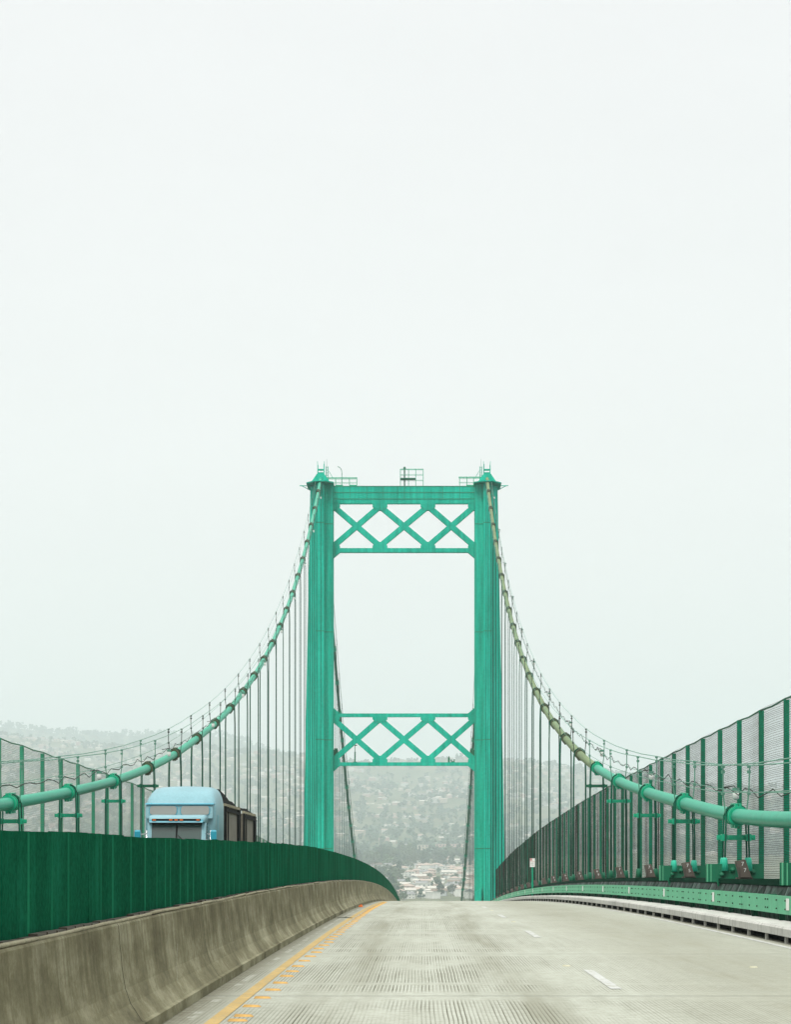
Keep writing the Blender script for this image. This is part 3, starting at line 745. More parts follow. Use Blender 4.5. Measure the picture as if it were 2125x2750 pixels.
# ------------------------------------------------------------------ hangers
def make_hanger(s, i, y, n, where):
    x = CX + s * HC; z0 = cable_z(y)
    low = i <= 2
    zb = zr(y) + (1.08 if low else 0.90) + (0.0)
    o = empty('suspender', (x, y, zr(y) + 0.7),
              '%s green hanger set from the tower on the %s cable, %s' % (ordw(n), side_name(s), where), 'hanger ropes', 'hanger ropes of the suspension cables')
    ox, oy, oz = o.location
    def B(mb, name, m): mb.v = [(a - ox, b - oy, d - oz) for a, b, d in mb.v]; return mb.build(name, m, o)
    for e in (1, -1):
        for q in ((-0.19, 0.19) if i <= 12 else (-0.09, 0.09)):
            mb = MB(); mb.smooth = True
            mb.tube([(x + e * 0.245, y + q, z0 + 0.02), (x + e * 0.27, y + q, max(z0 - 1.0, zb + 0.4)), (x + e * 0.27, y + q, zb + 0.12)], 0.021, 6)
            B(mb, 'rope', M['rope'])
            if i <= 12:
                mb = MB(); mb.smooth = True
                mb.tube([(x + e * 0.27, y + q, zb + 0.30), (x + e * 0.27, y + q, zb + 0.27), (x + e * 0.27, y + q, zb)], 0.05, 8, radii=[0.038, 0.052, 0.082])
                B(mb, 'socket', M['socket'] if low else M['plate'])
    mb = MB()      # loop over the band
    for q in (-0.09, 0.09):
        mb.tube([(x + 0.245 * math.cos(a), y + q, z0 + 0.245 * math.sin(a)) for a in [math.pi * k / 8 for k in range(9)]], 0.024, 5)
    B(mb, 'rope_loop', M['rope'])
    if i <= 5 and z0 - zb > 0.9:   # spreader clamp
        h = z0 - (0.49 if i < 3 else 0.72)
        mb = MB(); mb.box(x - 0.43, x + 0.43, y - 0.05, y + 0.05, h - 0.055, h + 0.055)
        for e in (1, -1):
            mb.box(x + e * 0.27 - 0.055, x + e * 0.27 + 0.055, y - 0.15, y + 0.15, h - 0.075, h + 0.075)
            for dx in (0.12, -0.12):
                mb.tube([(x + e * 0.27 + dx, y - 0.085, h), (x + e * 0.27 + dx, y - 0.02, h)], 0.028, 6)
        B(mb, 'spreader_clamp', M['band'] if i <= 4 else M['plate'])
    if low:
        mb = MB(); xa, xb = x - 0.66, x + 0.60
        for yy in (y - 0.16, y + 0.13):
            mb.box(xa, xb, yy, yy + 0.03, zb - 0.24, zb + 0.16)
        mb.box(xa + 0.02, xa + 0.06, y - 0.13, y + 0.13, zb - 0.24, zb + 0.15)
        for dx, dz in ((-0.33, -0.08), (-0.10, 0.02), (0.35, -0.02)):
            mb.smooth = True
            mb.tube([(x + dx, y - 0.19, zb + dz), (x + dx, y - 0.15, zb + dz)], 0.062, 14)
            mb.tube([(x + dx, y - 0.225, zb + dz), (x + dx, y - 0.185, zb + dz)], 0.038, 10)
            mb.smooth = False
        mb.prism_xz([(x - 0.45, zb - 0.24), (x - 0.38, zb - 0.52), (x - 0.28, zb - 0.52), (x - 0.2, zb - 0.24)], y - 0.17, y - 0.10)
        B(mb, 'gusset_plate', M['plate'])
        mb = MB()
        for yy in (y - 0.175,):
            mb.box(xa - 0.012, xa + 0.012, yy, yy + 0.05, zb - 0.24, zb + 0.16); mb.box(xa + 0.07, xa + 0.09, yy, yy + 0.02, zb - 0.24, zb + 0.155)
        B(mb, 'stiffener', M['rail'])
    return o
for s in (1, -1):
    for i, y, z in BANDS[:-1]:
        if s < 0 and i < 0: continue
        n = 23 - i
        make_hanger(s, i, y, n, 'near side')
    for k, y in enumerate(SIDE_Y):
        if cable_z(y) - zr(y) < 2.0: continue
        make_hanger(s, 30, y, k + 1, 'beyond the tower')

# ------------------------------------------------------------------ stiffening truss, apron, guard rail, kerb
def make_side(s):
    nm = side_name(s)
    ys = frange(-20, 240, 1.0); ysf = ys + frange(244, 420, 4)
    t = empty('stiffening_truss', (CX + s * HC, 33, 0), 'dark green steel truss edge running under the %s hanger ropes' % nm, 'bridge truss')
    def B(mb, name, m, par):
        ox, oy, oz = par.location; mb.v = [(a - ox, b - oy, d - oz) for a, b, d in mb.v]; return mb.build(name, m, par)
    def X(a): return mir(a, s)
    def sec(mb, x0, x1, z0, z1, yy):
        a, b = sorted((X(x0), X(x1)))
        mb.loft([[(a, y, zr(y) + z0), (b, y, zr(y) + z0), (b, y, zr(y) + z1), (a, y, zr(y) + z1)][::-1] for y in yy])
    mb = MB(); sec(mb, 6.62, 6.66, 0.815, 0.915, ysf); sec(mb, 7.3, 7.42, 0.6, 0.915, ysf); sec(mb, 6.66, 7.30, 0.80, 0.84, ysf); B(mb, 'top_chord', M['truss'], t)
    mb = MB(); sec(mb, 6.6, 7.4, -3.6, -3.2, ysf); B(mb, 'bottom_chord', M['truss'], t)
    mb = MB()
    for k in range(-2, 42):
        y = 39 + k * 9.144
        if y > 415: break
        mb.box(*sorted((X(6.8), X(7.2))), y - 0.2, y + 0.2, zr(y) - 3.2, zr(y) + 0.70)
        y2 = y + 9.144
        if y2 < 420:
            a, b = (y, -3.2) if k % 2 else (y, 0.6)
            mb.tube([(X(7.0), a, zr(a) + b), (X(7.0), y2, zr(y2) + (0.6 if k % 2 else -3.2))], 0.16, 4)
    B(mb, 'web_member', M['truss'], t)
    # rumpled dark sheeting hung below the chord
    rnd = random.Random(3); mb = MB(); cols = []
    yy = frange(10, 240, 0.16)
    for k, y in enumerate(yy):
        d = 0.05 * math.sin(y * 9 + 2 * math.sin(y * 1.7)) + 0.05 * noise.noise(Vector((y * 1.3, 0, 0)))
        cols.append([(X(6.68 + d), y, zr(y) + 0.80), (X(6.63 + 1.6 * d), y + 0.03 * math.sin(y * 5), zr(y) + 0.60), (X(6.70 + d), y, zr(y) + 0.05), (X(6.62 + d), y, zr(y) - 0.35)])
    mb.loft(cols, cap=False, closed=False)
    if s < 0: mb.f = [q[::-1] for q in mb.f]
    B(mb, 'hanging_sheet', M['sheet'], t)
    # cross brackets rail to truss
    for k in range(95):
        y = 18 + k * 1.92
        mb = MB(); a, b = X(6.02), X(6.66)
        mb.hexa([(min(a, b), y - 0.03, zr(y) + (0.42 if s > 0 else 0.55)), (max(a, b), y - 0.03, zr(y) + (0.55 if s > 0 else 0.42)), (max(a, b), y + 0.03, zr(y) + (0.55 if s > 0 else 0.42)), (min(a, b), y + 0.03, zr(y) + (0.42 if s > 0 else 0.55)),
                 (min(a, b), y - 0.03, zr(y) + 0.66), (max(a, b), y - 0.03, zr(y) + 0.66), (max(a, b), y + 0.03, zr(y) + 0.66), (min(a, b), y + 0.03, zr(y) + 0.66)])
        if k % 2 == 0: B(mb, 'bracket', M['plate'], t)
    # guard rail
    g = empty('guard_rail', (X(5.96), 33, 0.4), 'long pale green flat guard rail with white reflectors beside the %s kerb' % nm, 'guard rail')
    mb = MB(); L = 3.05; y = -20.0; k = 0; rnd = random.Random(9)
    while y < 240:
        e = rnd.uniform(-0.006, 0.006)
        sec(mb, 5.945 + e, 5.965 + e, 0.385, 0.69, frange(y + 0.006, y + L - 0.006, 1.0)); y += L
    B(mb, 'rail_panel', M['rail'], g)
    mb = MB(); y = -20.0
    while y < 240:
        for q in (0.12, 1.1, 2.0, 2.93):
            for z in (0.47, 0.61):
                a = X(5.945); mb.box(min(a, a - s * 0.018), max(a, a - s * 0.018), y + q - 0.013, y + q + 0.013, zr(y + q) + z - 0.013, zr(y + q) + z + 0.013)
        y += L
    B(mb, 'rail_bolts', M['rust'], g)
    for k in range(24):
        y = 26.6 + 9.144 * k
        a = X(5.945); mb = MB(); mb.box(min(a - s * 0.006, a - s * 0.016), max(a - s * 0.006, a - s * 0.016), y - 0.13, y + 0.13, zr(y) + 0.46, zr(y) + 0.65)
        if y < 238:
            r_ = B(mb, 'reflector', M['white'], g)
    mb = MB(); y = -18
    while y < 240:
        mb.box(*sorted((X(5.99), X(6.08))), y - 0.06, y + 0.06, zr(y) - 0.06, zr(y) + 0.66); y += 3.05
    B(mb, 'rail_posts', M['truss'], g)
    # kerb beam raised on little posts
    kb = empty('kerb_beam', (X(5.8), 33, 0), 'pale concrete kerb beam raised on short posts at the %s road edge' % nm, 'kerb')
    y = -20.0; L = 18.288; k = 0
    while y < 240:
        mb = MB(); y1 = min(y + L, 240)
        prof = [(5.50, 0.11), (5.50, 0.225), (5.53, 0.258), (6.05, 0.27), (6.05, 0.11)]
        rings = [[(X(a), q, zr(q) + z) for a, z in (prof if s < 0 else prof[::-1])] for q in frange(y + 0.012, y1 - 0.012, 0.9)]
        mb.loft(rings); B(mb, 'kerb_section', M['kerb'], kb); y = y1
        if y >= 239.9: break
    for k in range(98):
        y = 20.0 + 1.92 * k
        if y > 238: break
        mb = MB(); mb.box(*sorted((X(5.512), X(5.56))), y - 0.018, y + 0.018, zr(y) - 0.048, zr(y) + 0.111); B(mb, 'kerb_post', M['kerb'], kb)
    mb = MB(); sec(mb, 5.86, 5.94, -0.05, 0.109, ys); B(mb, 'kerb_back', M['black'], kb)
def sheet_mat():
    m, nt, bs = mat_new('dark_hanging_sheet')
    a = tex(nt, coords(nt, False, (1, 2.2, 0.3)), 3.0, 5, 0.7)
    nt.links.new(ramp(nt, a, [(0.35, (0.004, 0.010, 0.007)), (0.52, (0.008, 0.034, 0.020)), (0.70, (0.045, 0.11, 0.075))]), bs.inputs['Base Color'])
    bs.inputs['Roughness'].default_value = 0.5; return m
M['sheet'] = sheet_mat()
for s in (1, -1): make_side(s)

# numbered floodlight boxes on the truss
def make_flood():
    t = empty('floodlight_box', (0, 0, 0), '', 'floodlight')
    mb = MB()
    mb.hexa([(-0.09, -0.20, 0.02), (0.15, -0.20, 0.02), (0.15, 0.10, 0.02), (-0.09, 0.10, 0.02),
             (-0.17, -0.10, 0.37), (0.03, -0.10, 0.40), (0.03, 0.16, 0.40), (-0.17, 0.16, 0.37)])
    mb.build('housing', M['brown'], t)
    mb = MB(); mb.box(-0.13, -0.10, -0.22, -0.12, -0.02, 0.24); mb.box(-0.16, 0.18, -0.16, 0.10, -0.02, 0.018); mb.build('mount', M['brown'], t)
    return t
fl = make_flood(); n = 0
for s in (1, -1):
    for i in range(0, 22):
        y = BANDS[i][1] - 1.9
        o = fl if n == 0 else copy_tree(fl); n += 1
        o.location = (mir(6.92, s), y, zr(y) + 0.925)
        num = 79 - 2 * i
        if s < 0: o.scale = (-1, 1, 1)
        lab = 'brown floodlight box marked %d on the %s truss edge' % (num, side_name(s)) if s > 0 and i <= 8 else 'brown floodlight box on the %s truss edge, %s from the tower' % (side_name(s), ordw(22 - i))
        tag(o, lab, 'floodlight', 'brown floodlight boxes along the truss')
for o in [o for o in COL.objects if o.name.startswith('floodlight_box') and o.location.x > 0]:
    i = min(range(22), key=lambda k: abs(BANDS[k][1] - 1.9 - o.location.y)); num = '%d' % (79 - 2 * i)
    if i <= 8:
        for k, ch in enumerate(num):
            text_mesh(ch, 0.125, 'number', M['roadwhite'], o, (-0.035 + 0.045 * k, -0.115 - 0.045 * k - 0.012, 0.305 - 0.135 * k), (R(74), 0, R(4)), 0.003)

# ------------------------------------------------------------------ mesh fences
def make_fence(s, y0, y1, wire, label):
    x = mir(7.92, s)
    f = empty('mesh_fence', (x, max(y0, 33.6), zr(max(y0, 33.6)) + 0.6), label, 'fence')
    ox, oy, oz = f.location
    def B(mb, name, m): mb.v = [(a - ox, b - oy, d - oz) for a, b, d in mb.v]; return mb.build(name, m, f)
    H = lambda y: 4.80 + 0.0012 * max(0, y - 40)
    P = 3.56; n = int((y1 - y0) / P); rnd = random.Random(7 if s > 0 else 8)
    for k in range(n + 1):
        y = y0 + k * P
        mb = MB(); mb.box(x - 0.055, x + 0.055, y - 0.06, y + 0.06, zr(y) + 0.3, zr(y) + H(y) + rnd.uniform(-0.02, 0.03)); B(mb, 'post', M['post'])
    mb = MB(); mb.tube([(x - s * 0.02, y0 + k * P / 2, zr(y0 + k * P / 2) + H(y0 + k * P / 2) + (0.02 if k % 2 == 0 else -0.015)) for k in range(2 * n + 1)], 0.022, 5); B(mb, 'top_rail', M['plate'])
    mb = MB(); xm = x - s * 0.075
    sag = [rnd.uniform(0.01, 0.07) for _ in range(n)]; bel = [rnd.uniform(-0.05, 0.05) for _ in range(n)]
    rows = int(4.1 / 0.046)
    for r_ in range(rows):
        fz = r_ / rows; pts = []
        for k in range(n):
            ya = y0 + k * P
            for q in (0, 0.33, 0.67):
                y = ya + q * P; hh = 4 * q * (1 - q)
                pts.append((xm + bel[k] * hh, y, zr(y) + 0.62 + (H(y) - 0.64) * fz - sag[k] * hh * (0.4 + 0.6 * math.sin(fz * 3 + k)) + 0.012 * math.sin(r_ * 0.9 + k)))
        y = y0 + n * P; pts.append((xm, y, zr(y) + 0.62 + (H(y) - 0.64) * fz))
        mb.tube(pts, 0.0040, 3, cap=False)
    y = y0
    while y < y0 + n * P:
        k = int((y - y0) / P); q = (y - y0) / P - k; hh = 4 * q * (1 - q)
        xx = xm + bel[min(k, n - 1)] * hh
        mb.tube([(xx, y, zr(y) + 0.6), (xx + 0.01 * math.sin(y * 3), y, zr(y) + H(y) * 0.5), (xx, y, zr(y) + H(y))], 0.0019 if wire is M['wire'] else 0.0014, 3, cap=False); y += 0.070
    B(mb, 'wire_mesh', wire)
    return f
make_fence(1, -5.56, 240, M['wire'], 'tall green-posted wire mesh fence along the right-hand bridge edge, dark brown mesh')
make_fence(-1, -5.56, 240, M['wire_pale'], 'tall green-posted wire mesh fence along the left-hand bridge edge, behind the truck')
make_fence(1, 244, 400, M['wire_pale'], 'right-hand wire mesh fence beyond the tower, dropping out of sight')
make_fence(-1, 244, 400, M['wire_pale'], 'left-hand wire mesh fence beyond the tower, hidden low behind barrier')

# ------------------------------------------------------------------ median barrier and glare screen
bar = empty('median_barrier', (CX - 0.33, 33, 0), 'stained grey concrete median barrier with a flared foot', 'barrier')
BX = -2.35
def Bb(mb, name, m, par):
    ox, oy, oz = par.location; mb.v = [(a - ox, b - oy, d - oz) for a, b, d in mb.v]; return mb.build(name, m, par)
prof = [(0.32, -0.04), (0.32, 0.085), (0.29, 0.095), (0.205, 0.22), (0.165, 0.33), (0.14, 0.5), (0.115, 0.795), (0.105, 0.81)]
full = [(BX + a, z) for a, z in prof] + [(BX - a, z) for a, z in prof[::-1]]
mb = MB(); mb.loft([[(a, y, zr(y) + z) for a, z in full] for y in frange(-20, 300, 1.0)])
mb.f = [q[::-1] for q in mb.f]
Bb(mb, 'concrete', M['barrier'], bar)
rnd = random.Random(4); y = 4.0; mb = MB(); mb.smooth = True
while y < 230:
    L = rnd.uniform(1.5, 3.2); ys = frange(y, y + L, 0.5); o1, o2 = rnd.uniform(-0.008, 0.012), rnd.uniform(-0.008, 0.012)
    mb.tube([(BX + 0.083 + rnd.uniform(-0.004, 0.004), q, zr(q) + 0.822 + o1 + (o2 - o1) * (q - y) / L + rnd.uniform(-0.003, 0.003)) for q in ys], 0.0155, 6); y += L + 0.05
Bb(mb, 'sealant_bead', M['bead'], bar)
scr = empty('glare_screen', (BX, 33, 0.8), 'dark green sheet metal glare screen standing on the median barrier', 'screen')
rnd = random.Random(2); mb = MB(); y = -8.0
HS = [(12, 1.455), (21, 1.47), (32, 1.53), (45, 1.59), (300, 1.60)]
while y < 300:
    L = rnd.choice((0.42, 0.62, 0.84, 0.62)); h = lerp(HS, y) + rnd.uniform(-0.006, 0.008)
    xa = BX + rnd.uniform(-0.003, 0.003); tilt = rnd.uniform(-0.004, 0.004); dz0, dz1 = rnd.uniform(-0.003, 0.003), rnd.uniform(-0.003, 0.003)
    y1 = y + L
    q = lambda xx, yy, zz: (xx, yy, zr(yy) + zz)
    mb.hexa([q(xa - 0.015, y, 0.813), q(xa + 0.015, y, 0.813), q(xa + 0.015 + tilt, y1 - 0.004, 0.813), q(xa - 0.015 + tilt, y1 - 0.004, 0.813),
             q(xa - 0.015, y, h + dz0), q(xa + 0.015, y, h + dz0), q(xa + 0.015 + tilt, y1 - 0.004, h + dz1), q(xa - 0.015 + tilt, y1 - 0.004, h + dz1)])
    # folded lip at the panel edge
    if rnd.random() < 0.7:
        mb.m = 1
        mb.hexa([q(xa + 0.016 + tilt, y1 - 0.06, 0.815), q(xa + 0.021 + tilt, y1 - 0.045, 0.815), q(xa + 0.021 + tilt, y1 - 0.01, 0.815), q(xa + 0.016 + tilt, y1 - 0.006, 0.815),
                 q(xa + 0.016 + tilt, y1 - 0.05, h - 0.004), q(xa + 0.021 + tilt, y1 - 0.045, h - 0.004), q(xa + 0.021 + tilt, y1 - 0.01, h - 0.004), q(xa + 0.016 + tilt, y1 - 0.006, h - 0.004)]); mb.m = 0
    y = y1
M['screen_edge'] = paint('worn_screen_fold', (0.010, 0.135, 0.068), 0.4, 1.5, (1, 1, 0.2), 0.9, spec=0.0)
Bb(mb, 'screen_panels', [M['screen'], M['screen_edge']], scr)
mb = MB(); y = 4.0
while y < 120:      # dirty strip of grout lumps along the foot of the screen
    mb.box(BX + 0.02, BX + 0.075, y, y + 0.30, zr(y) + 0.811, zr(y) + 0.835 + rnd.uniform(0, 0.015)); y += 0.36
Bb(mb, 'foot_strip', M['brown'], scr)

# ------------------------------------------------------------------ markers and small road things
def make_marker():
    mb = MB(); mb.hexa([(-0.085, -0.045, 0), (0.075, -0.045, 0), (0.075, 0.045, 0), (-0.085, 0.045, 0), (-0.07, -0.028, 0.02), (0.055, -0.028, 0.016), (0.055, 0.028, 0.016), (-0.07, 0.028, 0.02)])
    return mb
ym = [17.4, 17.9, 19.05, 20.2, 21.4, 22.6, 23.9, 24.9, 26.1, 27.5]
y = 28.8
while len(ym) < 56: ym.append(y); y += 1.28
rnd = random.Random(12); mk = None
for k, y in enumerate(ym):
    if mk is None:
        mk = make_marker().build('lane_marker', M['amber'] if 'amber' in M else M['yellow']); o = mk
    else:
        o = mk.copy(); COL.objects.link(o)
    o.location = (-1.455 + rnd.uniform(-0.02, 0.015), y, zr(y) + 0.001); o.rotation_euler = (0, 0, rnd.uniform(-0.05, 0.05))
    tag(o, 'small raised amber road marker beside the yellow line, %s from the camera' % ordw(k + 1), 'road marker', 'amber markers along the yellow line')
wm = None
for k, (x, y) in enumerate(((1.72, 26.2), (1.93, 46.5), (1.93, 61.2), (1.93, 75.9), (1.93, 32.0), (3.9, 25.9))):
    if k == 4: continue
    if wm is None: wm = make_marker().build('reflective_marker', M['cream']); o = wm
    else: o = wm.copy(); COL.objects.link(o)
    o.location = (x, y, zr(y) + 0.001); o.scale = (0.62, 0.8, 0.9)
    tag(o, ['white raised marker just beyond the nearest lane dash', 'white raised marker between the second and third lane dashes', 'white raised marker between the third and fourth lane dashes',
            'white raised marker farthest along the lane line', '', 'lone white raised marker in the right lane'][k], 'road marker', 'white markers along the lane line')
mb = MB(); mb.hexa([(-0.14, -0.1, 0), (0.12, -0.12, 0), (0.15, 0.1, 0), (-0.1, 0.12, 0), (-0.1, -0.06, 0.1), (0.06, -0.09, 0.17), (0.1, 0.06, 0.13), (-0.06, 0.05, 0.08)])
o = mb.build('broken_cone', M['orange']); o.location = (-1.94, 69.0, zr(69) + 0.001); o.scale = (0.5, 0.5, 0.5); tag(o, 'broken orange traffic cone piece lying at the barrier foot', 'debris')
mb = MB(); mb.tube([(0, 0, 0.015), (0.12, 0.3, 0.03), (0.15, 0.7, 0.012)], 0.012, 5); mb.tube([(0.12, 0.3, 0.03), (0.0, 0.5, 0.06)], 0.009, 4)
o = mb.build('steel_rod', M['rust']); o.location = (-1.95, 50.2, zr(50) + 0.001); o.rotation_euler = (0, 0, R(-60)); o.scale = (0.5, 0.5, 0.6); tag(o, 'dark bent rod lying in the gutter by the barrier', 'debris')

# parking sign
sg = empty('road_sign', (6.2, 124, zr(124)), 'small white and red no stopping sign on a green post by the right fence', 'sign')
mb = MB(); mb.box(-0.04, 0.04, -0.03, 0.03, 0, 2.35); mb.build('sign_post', M['post'], sg)
mb = MB(); mb.box(-0.14, 0.14, -0.045, -0.034, 1.93, 2.42); mb.build('sign_plate', M['white'], sg)
mb = MB(); mb.box(-0.13, -0.02, -0.049, -0.046, 2.30, 2.41); mb.build('red_square', M['red'], sg)
text_mesh('NO', 0.075, 'lettering', M['white'], sg, (-0.075, -0.051, 2.355), (R(90), 0, 0), 0.001)
text_mesh('STOPPING', 0.052, 'lettering', M['red'], sg, (0.0, -0.047, 2.24), (R(90), 0, 0), 0.001)
text_mesh('ANY', 0.08, 'lettering', M['ink'], sg, (0.0, -0.047, 2.14), (R(90), 0, 0), 0.001)
text_mesh('TIME', 0.08, 'lettering', M['ink'], sg, (0.0, -0.047, 2.03), (R(90), 0, 0), 0.001)

# ------------------------------------------------------------------ truck
M['blue'] = paint('truck_blue_paint', (0.16, 0.325, 0.37), 0.16, 0.8, (1, 1, 1), 0.4, obj=True, spec=0.4)
M['blue_dk'] = paint('truck_blue_lower', (0.006, 0.24, 0.33), 0.12, 0.8, (1, 1, 1), 0.30, obj=True, spec=0.5)
def glass_mat(name, c, r=0.06):
    m, nt, bs = mat_new(name); bs.inputs['Base Color'].default_value = c + (1,); bs.inputs['Roughness'].default_value = r
    bs.inputs['Specular IOR Level'].default_value = 0.6; return m
M['glass'] = glass_mat('dark_windscreen', (0.022, 0.055, 0.048), 0.2)
M['glass_grey'] = glass_mat('grey_window', (0.20, 0.215, 0.20), 0.25)
def tarp_mat():
    m, nt, bs = mat_new('ribbed_grey_trailer_side')
    a = tex(nt, coords(nt, True, (1, 9, 0.35)), 2.0, 5, 0.7)
    nt.links.new(ramp(nt, a, [(0.3, (0.035, 0.030, 0.021)), (0.5, (0.12, 0.108, 0.078)), (0.68, (0.36, 0.34, 0.27))]), bs.inputs['Base Color'])
    bs.inputs['Roughness'].default_value = 0.7; return m
M['ribbed'] = tarp_mat()
TY = 65.0
tr = empty('semi_truck', (-7.42, TY, zr(68)), 'light blue semi truck cab approaching behind the median screen', 'truck'); tr.scale = (0.94, 1, 1)
def rrect(x0, x1, z0, z1, r, n=4):
    p = []
    for cx, cz, a0 in ((x1 - r, z0 + r, -90), (x1 - r, z1 - r, 0), (x0 + r, z1 - r, 90), (x0 + r, z0 + r, 180)):
        for k in range(n + 1):
            a = R(a0 + 90 * k / n); p.append((cx + r * math.cos(a), cz + r * math.sin(a)))
    return p
def section(w, z0, z1, rt, n=6, bulge=0.0):
    """body cross-section half width w, rounded top corners"""
    p = [(-w, z0), (w, z0)]
    for cx, a0 in ((w - rt, 0), (-w + rt, 90)):
        for k in range(n + 1):
            a = R(a0 + 90 * k / n); p.append((cx + rt * math.cos(a), z1 - rt * 0.75 + 0.75 * rt * math.sin(a)))
    return p
# sleeper body and raised roof: rings along y, sides leaning in above the seam
def sleeper_section(w, z1):
    zs = min(3.13, z1 - 0.22); h = z1 - zs
    half = [(1.0, 0.95), (1.0, zs), (0.985, zs + 0.22 * h), (0.955, zs + 0.48 * h), (0.90, zs + 0.72 * h), (0.82, zs + 0.89 * h), (0.70, zs + 0.965 * h), (0.45, z1), (0.0, z1 + 0.012)]
    return [(w * a, z) for a, z in half] + [(-w * a, z) for a, z in half[-2::-1]]
mb = MB(); mb.smooth = True
rings = []
for y, w, z1 in ((2.20, 1.06, 2.62), (2.26, 1.10, 2.90), (2.36, 1.13, 3.18), (2.55, 1.15, 3.40), (2.80, 1.155, 3.55), (3.15, 1.16, 3.66), (3.6, 1.16, 3.73), (4.3, 1.16, 3.77), (5.0, 1.16, 3.77), (5.05, 1.12, 3.73)):
    rings.append([(a_, y, z) for a_, z in sleeper_section(w, z1)])
mb.loft(rings); mb.f = [q[::-1] for q in mb.f]
mb.build('sleeper_cab', M['blue'], tr)
# front wall carrying the two upper windows
mb = MB(); mb.prism_yz([(2.06, 2.73), (2.17, 3.15), (2.75, 3.15), (2.75, 2.73)], -1.08, 1.08); mb.build('upper_windscreen_frame', M['blue'], tr)
mb = MB(); mb.prism_yz([(2.10, 3.155), (2.16, 3.19), (2.7, 3.19), (2.7, 3.155)], -1.11, 1.11); mb.build('roof_seam', M['blue_dk'], tr)
def tilted(poly, yb, zb, slope, th):     # polygon in x,z laid on a leaning plane
    mb = MB(); n = len(poly)
    f = [(x, yb + (z - zb) * slope - th, z) for x, z in poly]; b = [(x, yb + (z - zb) * slope + th, z) for x, z in poly]
    mb.add(f + b, [tuple(range(n)), tuple(range(2 * n - 1, n - 1, -1))] + [(i + n, (i + 1) % n + n, (i + 1) % n, i) for i in range(n)]); return mb
sl = 0.11 / 0.43
for x0, x1 in ((-0.96, -0.09), (0.05, 0.97)):
    tilted(rrect(x0 - 0.025, x1 + 0.025, 2.82, 3.125, 0.09), 2.06, 2.73, sl, 0.012).build('window_frame', M['blue_dk'], tr)
    tilted(rrect(x0, x1, 2.84, 3.105, 0.08), 2.04, 2.73, sl, 0.010).build('window', M['glass_grey'], tr)
# day cab in front of the sleeper
mb = MB(); mb.smooth = True
rings = []
for y, w, z1 in ((1.30, 0.86, 2.70), (1.38, 0.90, 2.77), (1.6, 0.93, 2.82), (2.25, 0.95, 2.845)):
    rings.append([(a, y, z) for a, z in section(w, 2.585, z1, 0.12)])
mb.loft(rings); mb.f = [q[::-1] for q in mb.f]; mb.build('cab_roof', M['blue'], tr)
mb = MB(); mb.prism_yz([(0.98, 1.20), (1.18, 1.78), (2.2, 1.78), (2.2, 1.20)], -0.94, 0.94)
for s in (-1, 1):
    x0, x1 = sorted((s * 0.80, s * 0.94))
    mb.hexa([(x0, 1.18, 1.78), (x1, 1.18, 1.78), (x1, 1.34, 1.78), (x0, 1.34, 1.78), (x0, 1.43, 2.583), (x1, 1.43, 2.583), (x1, 1.56, 2.583), (x0, 1.56, 2.583)])
    mb.box(x0, x1, 1.95, 2.2, 1.78, 2.583)
mb.build('cab_body', M['blue'], tr)
mb = MB(); mb.add([(-0.82, 1.20, 1.79), (0.82, 1.20, 1.79), (0.80, 1.45, 2.58), (-0.80, 1.45, 2.58), (-0.82, 1.22, 1.79), (0.82, 1.22, 1.79), (0.80, 1.47, 2.58), (-0.80, 1.47, 2.58)],
                  [(0, 1, 2, 3), (7, 6, 5, 4), (4, 5, 1, 0), (6, 7, 3, 2), (5, 6, 2, 1), (7, 4, 0, 3)])
ws = mb.build('windscreen', M['glass'], tr)
mb = MB(); mb.add([(-0.025, 1.185, 1.79), (0.025, 1.185, 1.79), (0.025, 1.43, 2.57), (-0.025, 1.43, 2.57)], [(0, 1, 2, 3)]); mb.tube([(0.03, 1.19, 1.84), (0.26, 1.23, 2.02), (0.05, 1.30, 2.2)], 0.012, 5); mb.tube([(-0.55, 1.19, 1.84), (-0.2, 1.23, 2.0)], 0.012, 5)
mb.box(-0.80, 0.80, 1.38, 1.42, 2.53, 2.58)
mb.build('wiper', M['black'], ws)
mb = MB()
for s in (-1, 1):
    x0, x1 = sorted((s * 0.925, s * 0.952)); mb.hexa([(x0, 1.38, 1.80), (x1, 1.38, 1.80), (x1, 1.94, 1.80), (x0, 1.94, 1.80), (x0, 1.58, 2.48), (x1, 1.58, 2.48), (x1, 1.94, 2.48), (x0, 1.94, 2.48)])
mb.build('side_window', M['glass'], tr)
# visor with marker lamps
mb = MB(); mb.prism_yz([(1.20, 2.585), (1.22, 2.635), (1.45, 2.70), (1.45, 2.585)], -0.86, 0.86); vis = mb.build('sun_visor', M['blue_dk'], tr)
mb = MB(); mb.prism_yz([(1.21, 2.642), (1.22, 2.680), (1.42, 2.735), (1.42, 2.70)], -0.78, 0.78); mb.build('lamp_strip', M['black'], vis)
for x in (-0.70, -0.17, 0.0, 0.17, 0.70):
    mb = MB(); mb.box(x - 0.05, x + 0.05, 1.185, 1.225, 2.646, 2.680); mb.build('marker_lamp', M['orange'], vis)
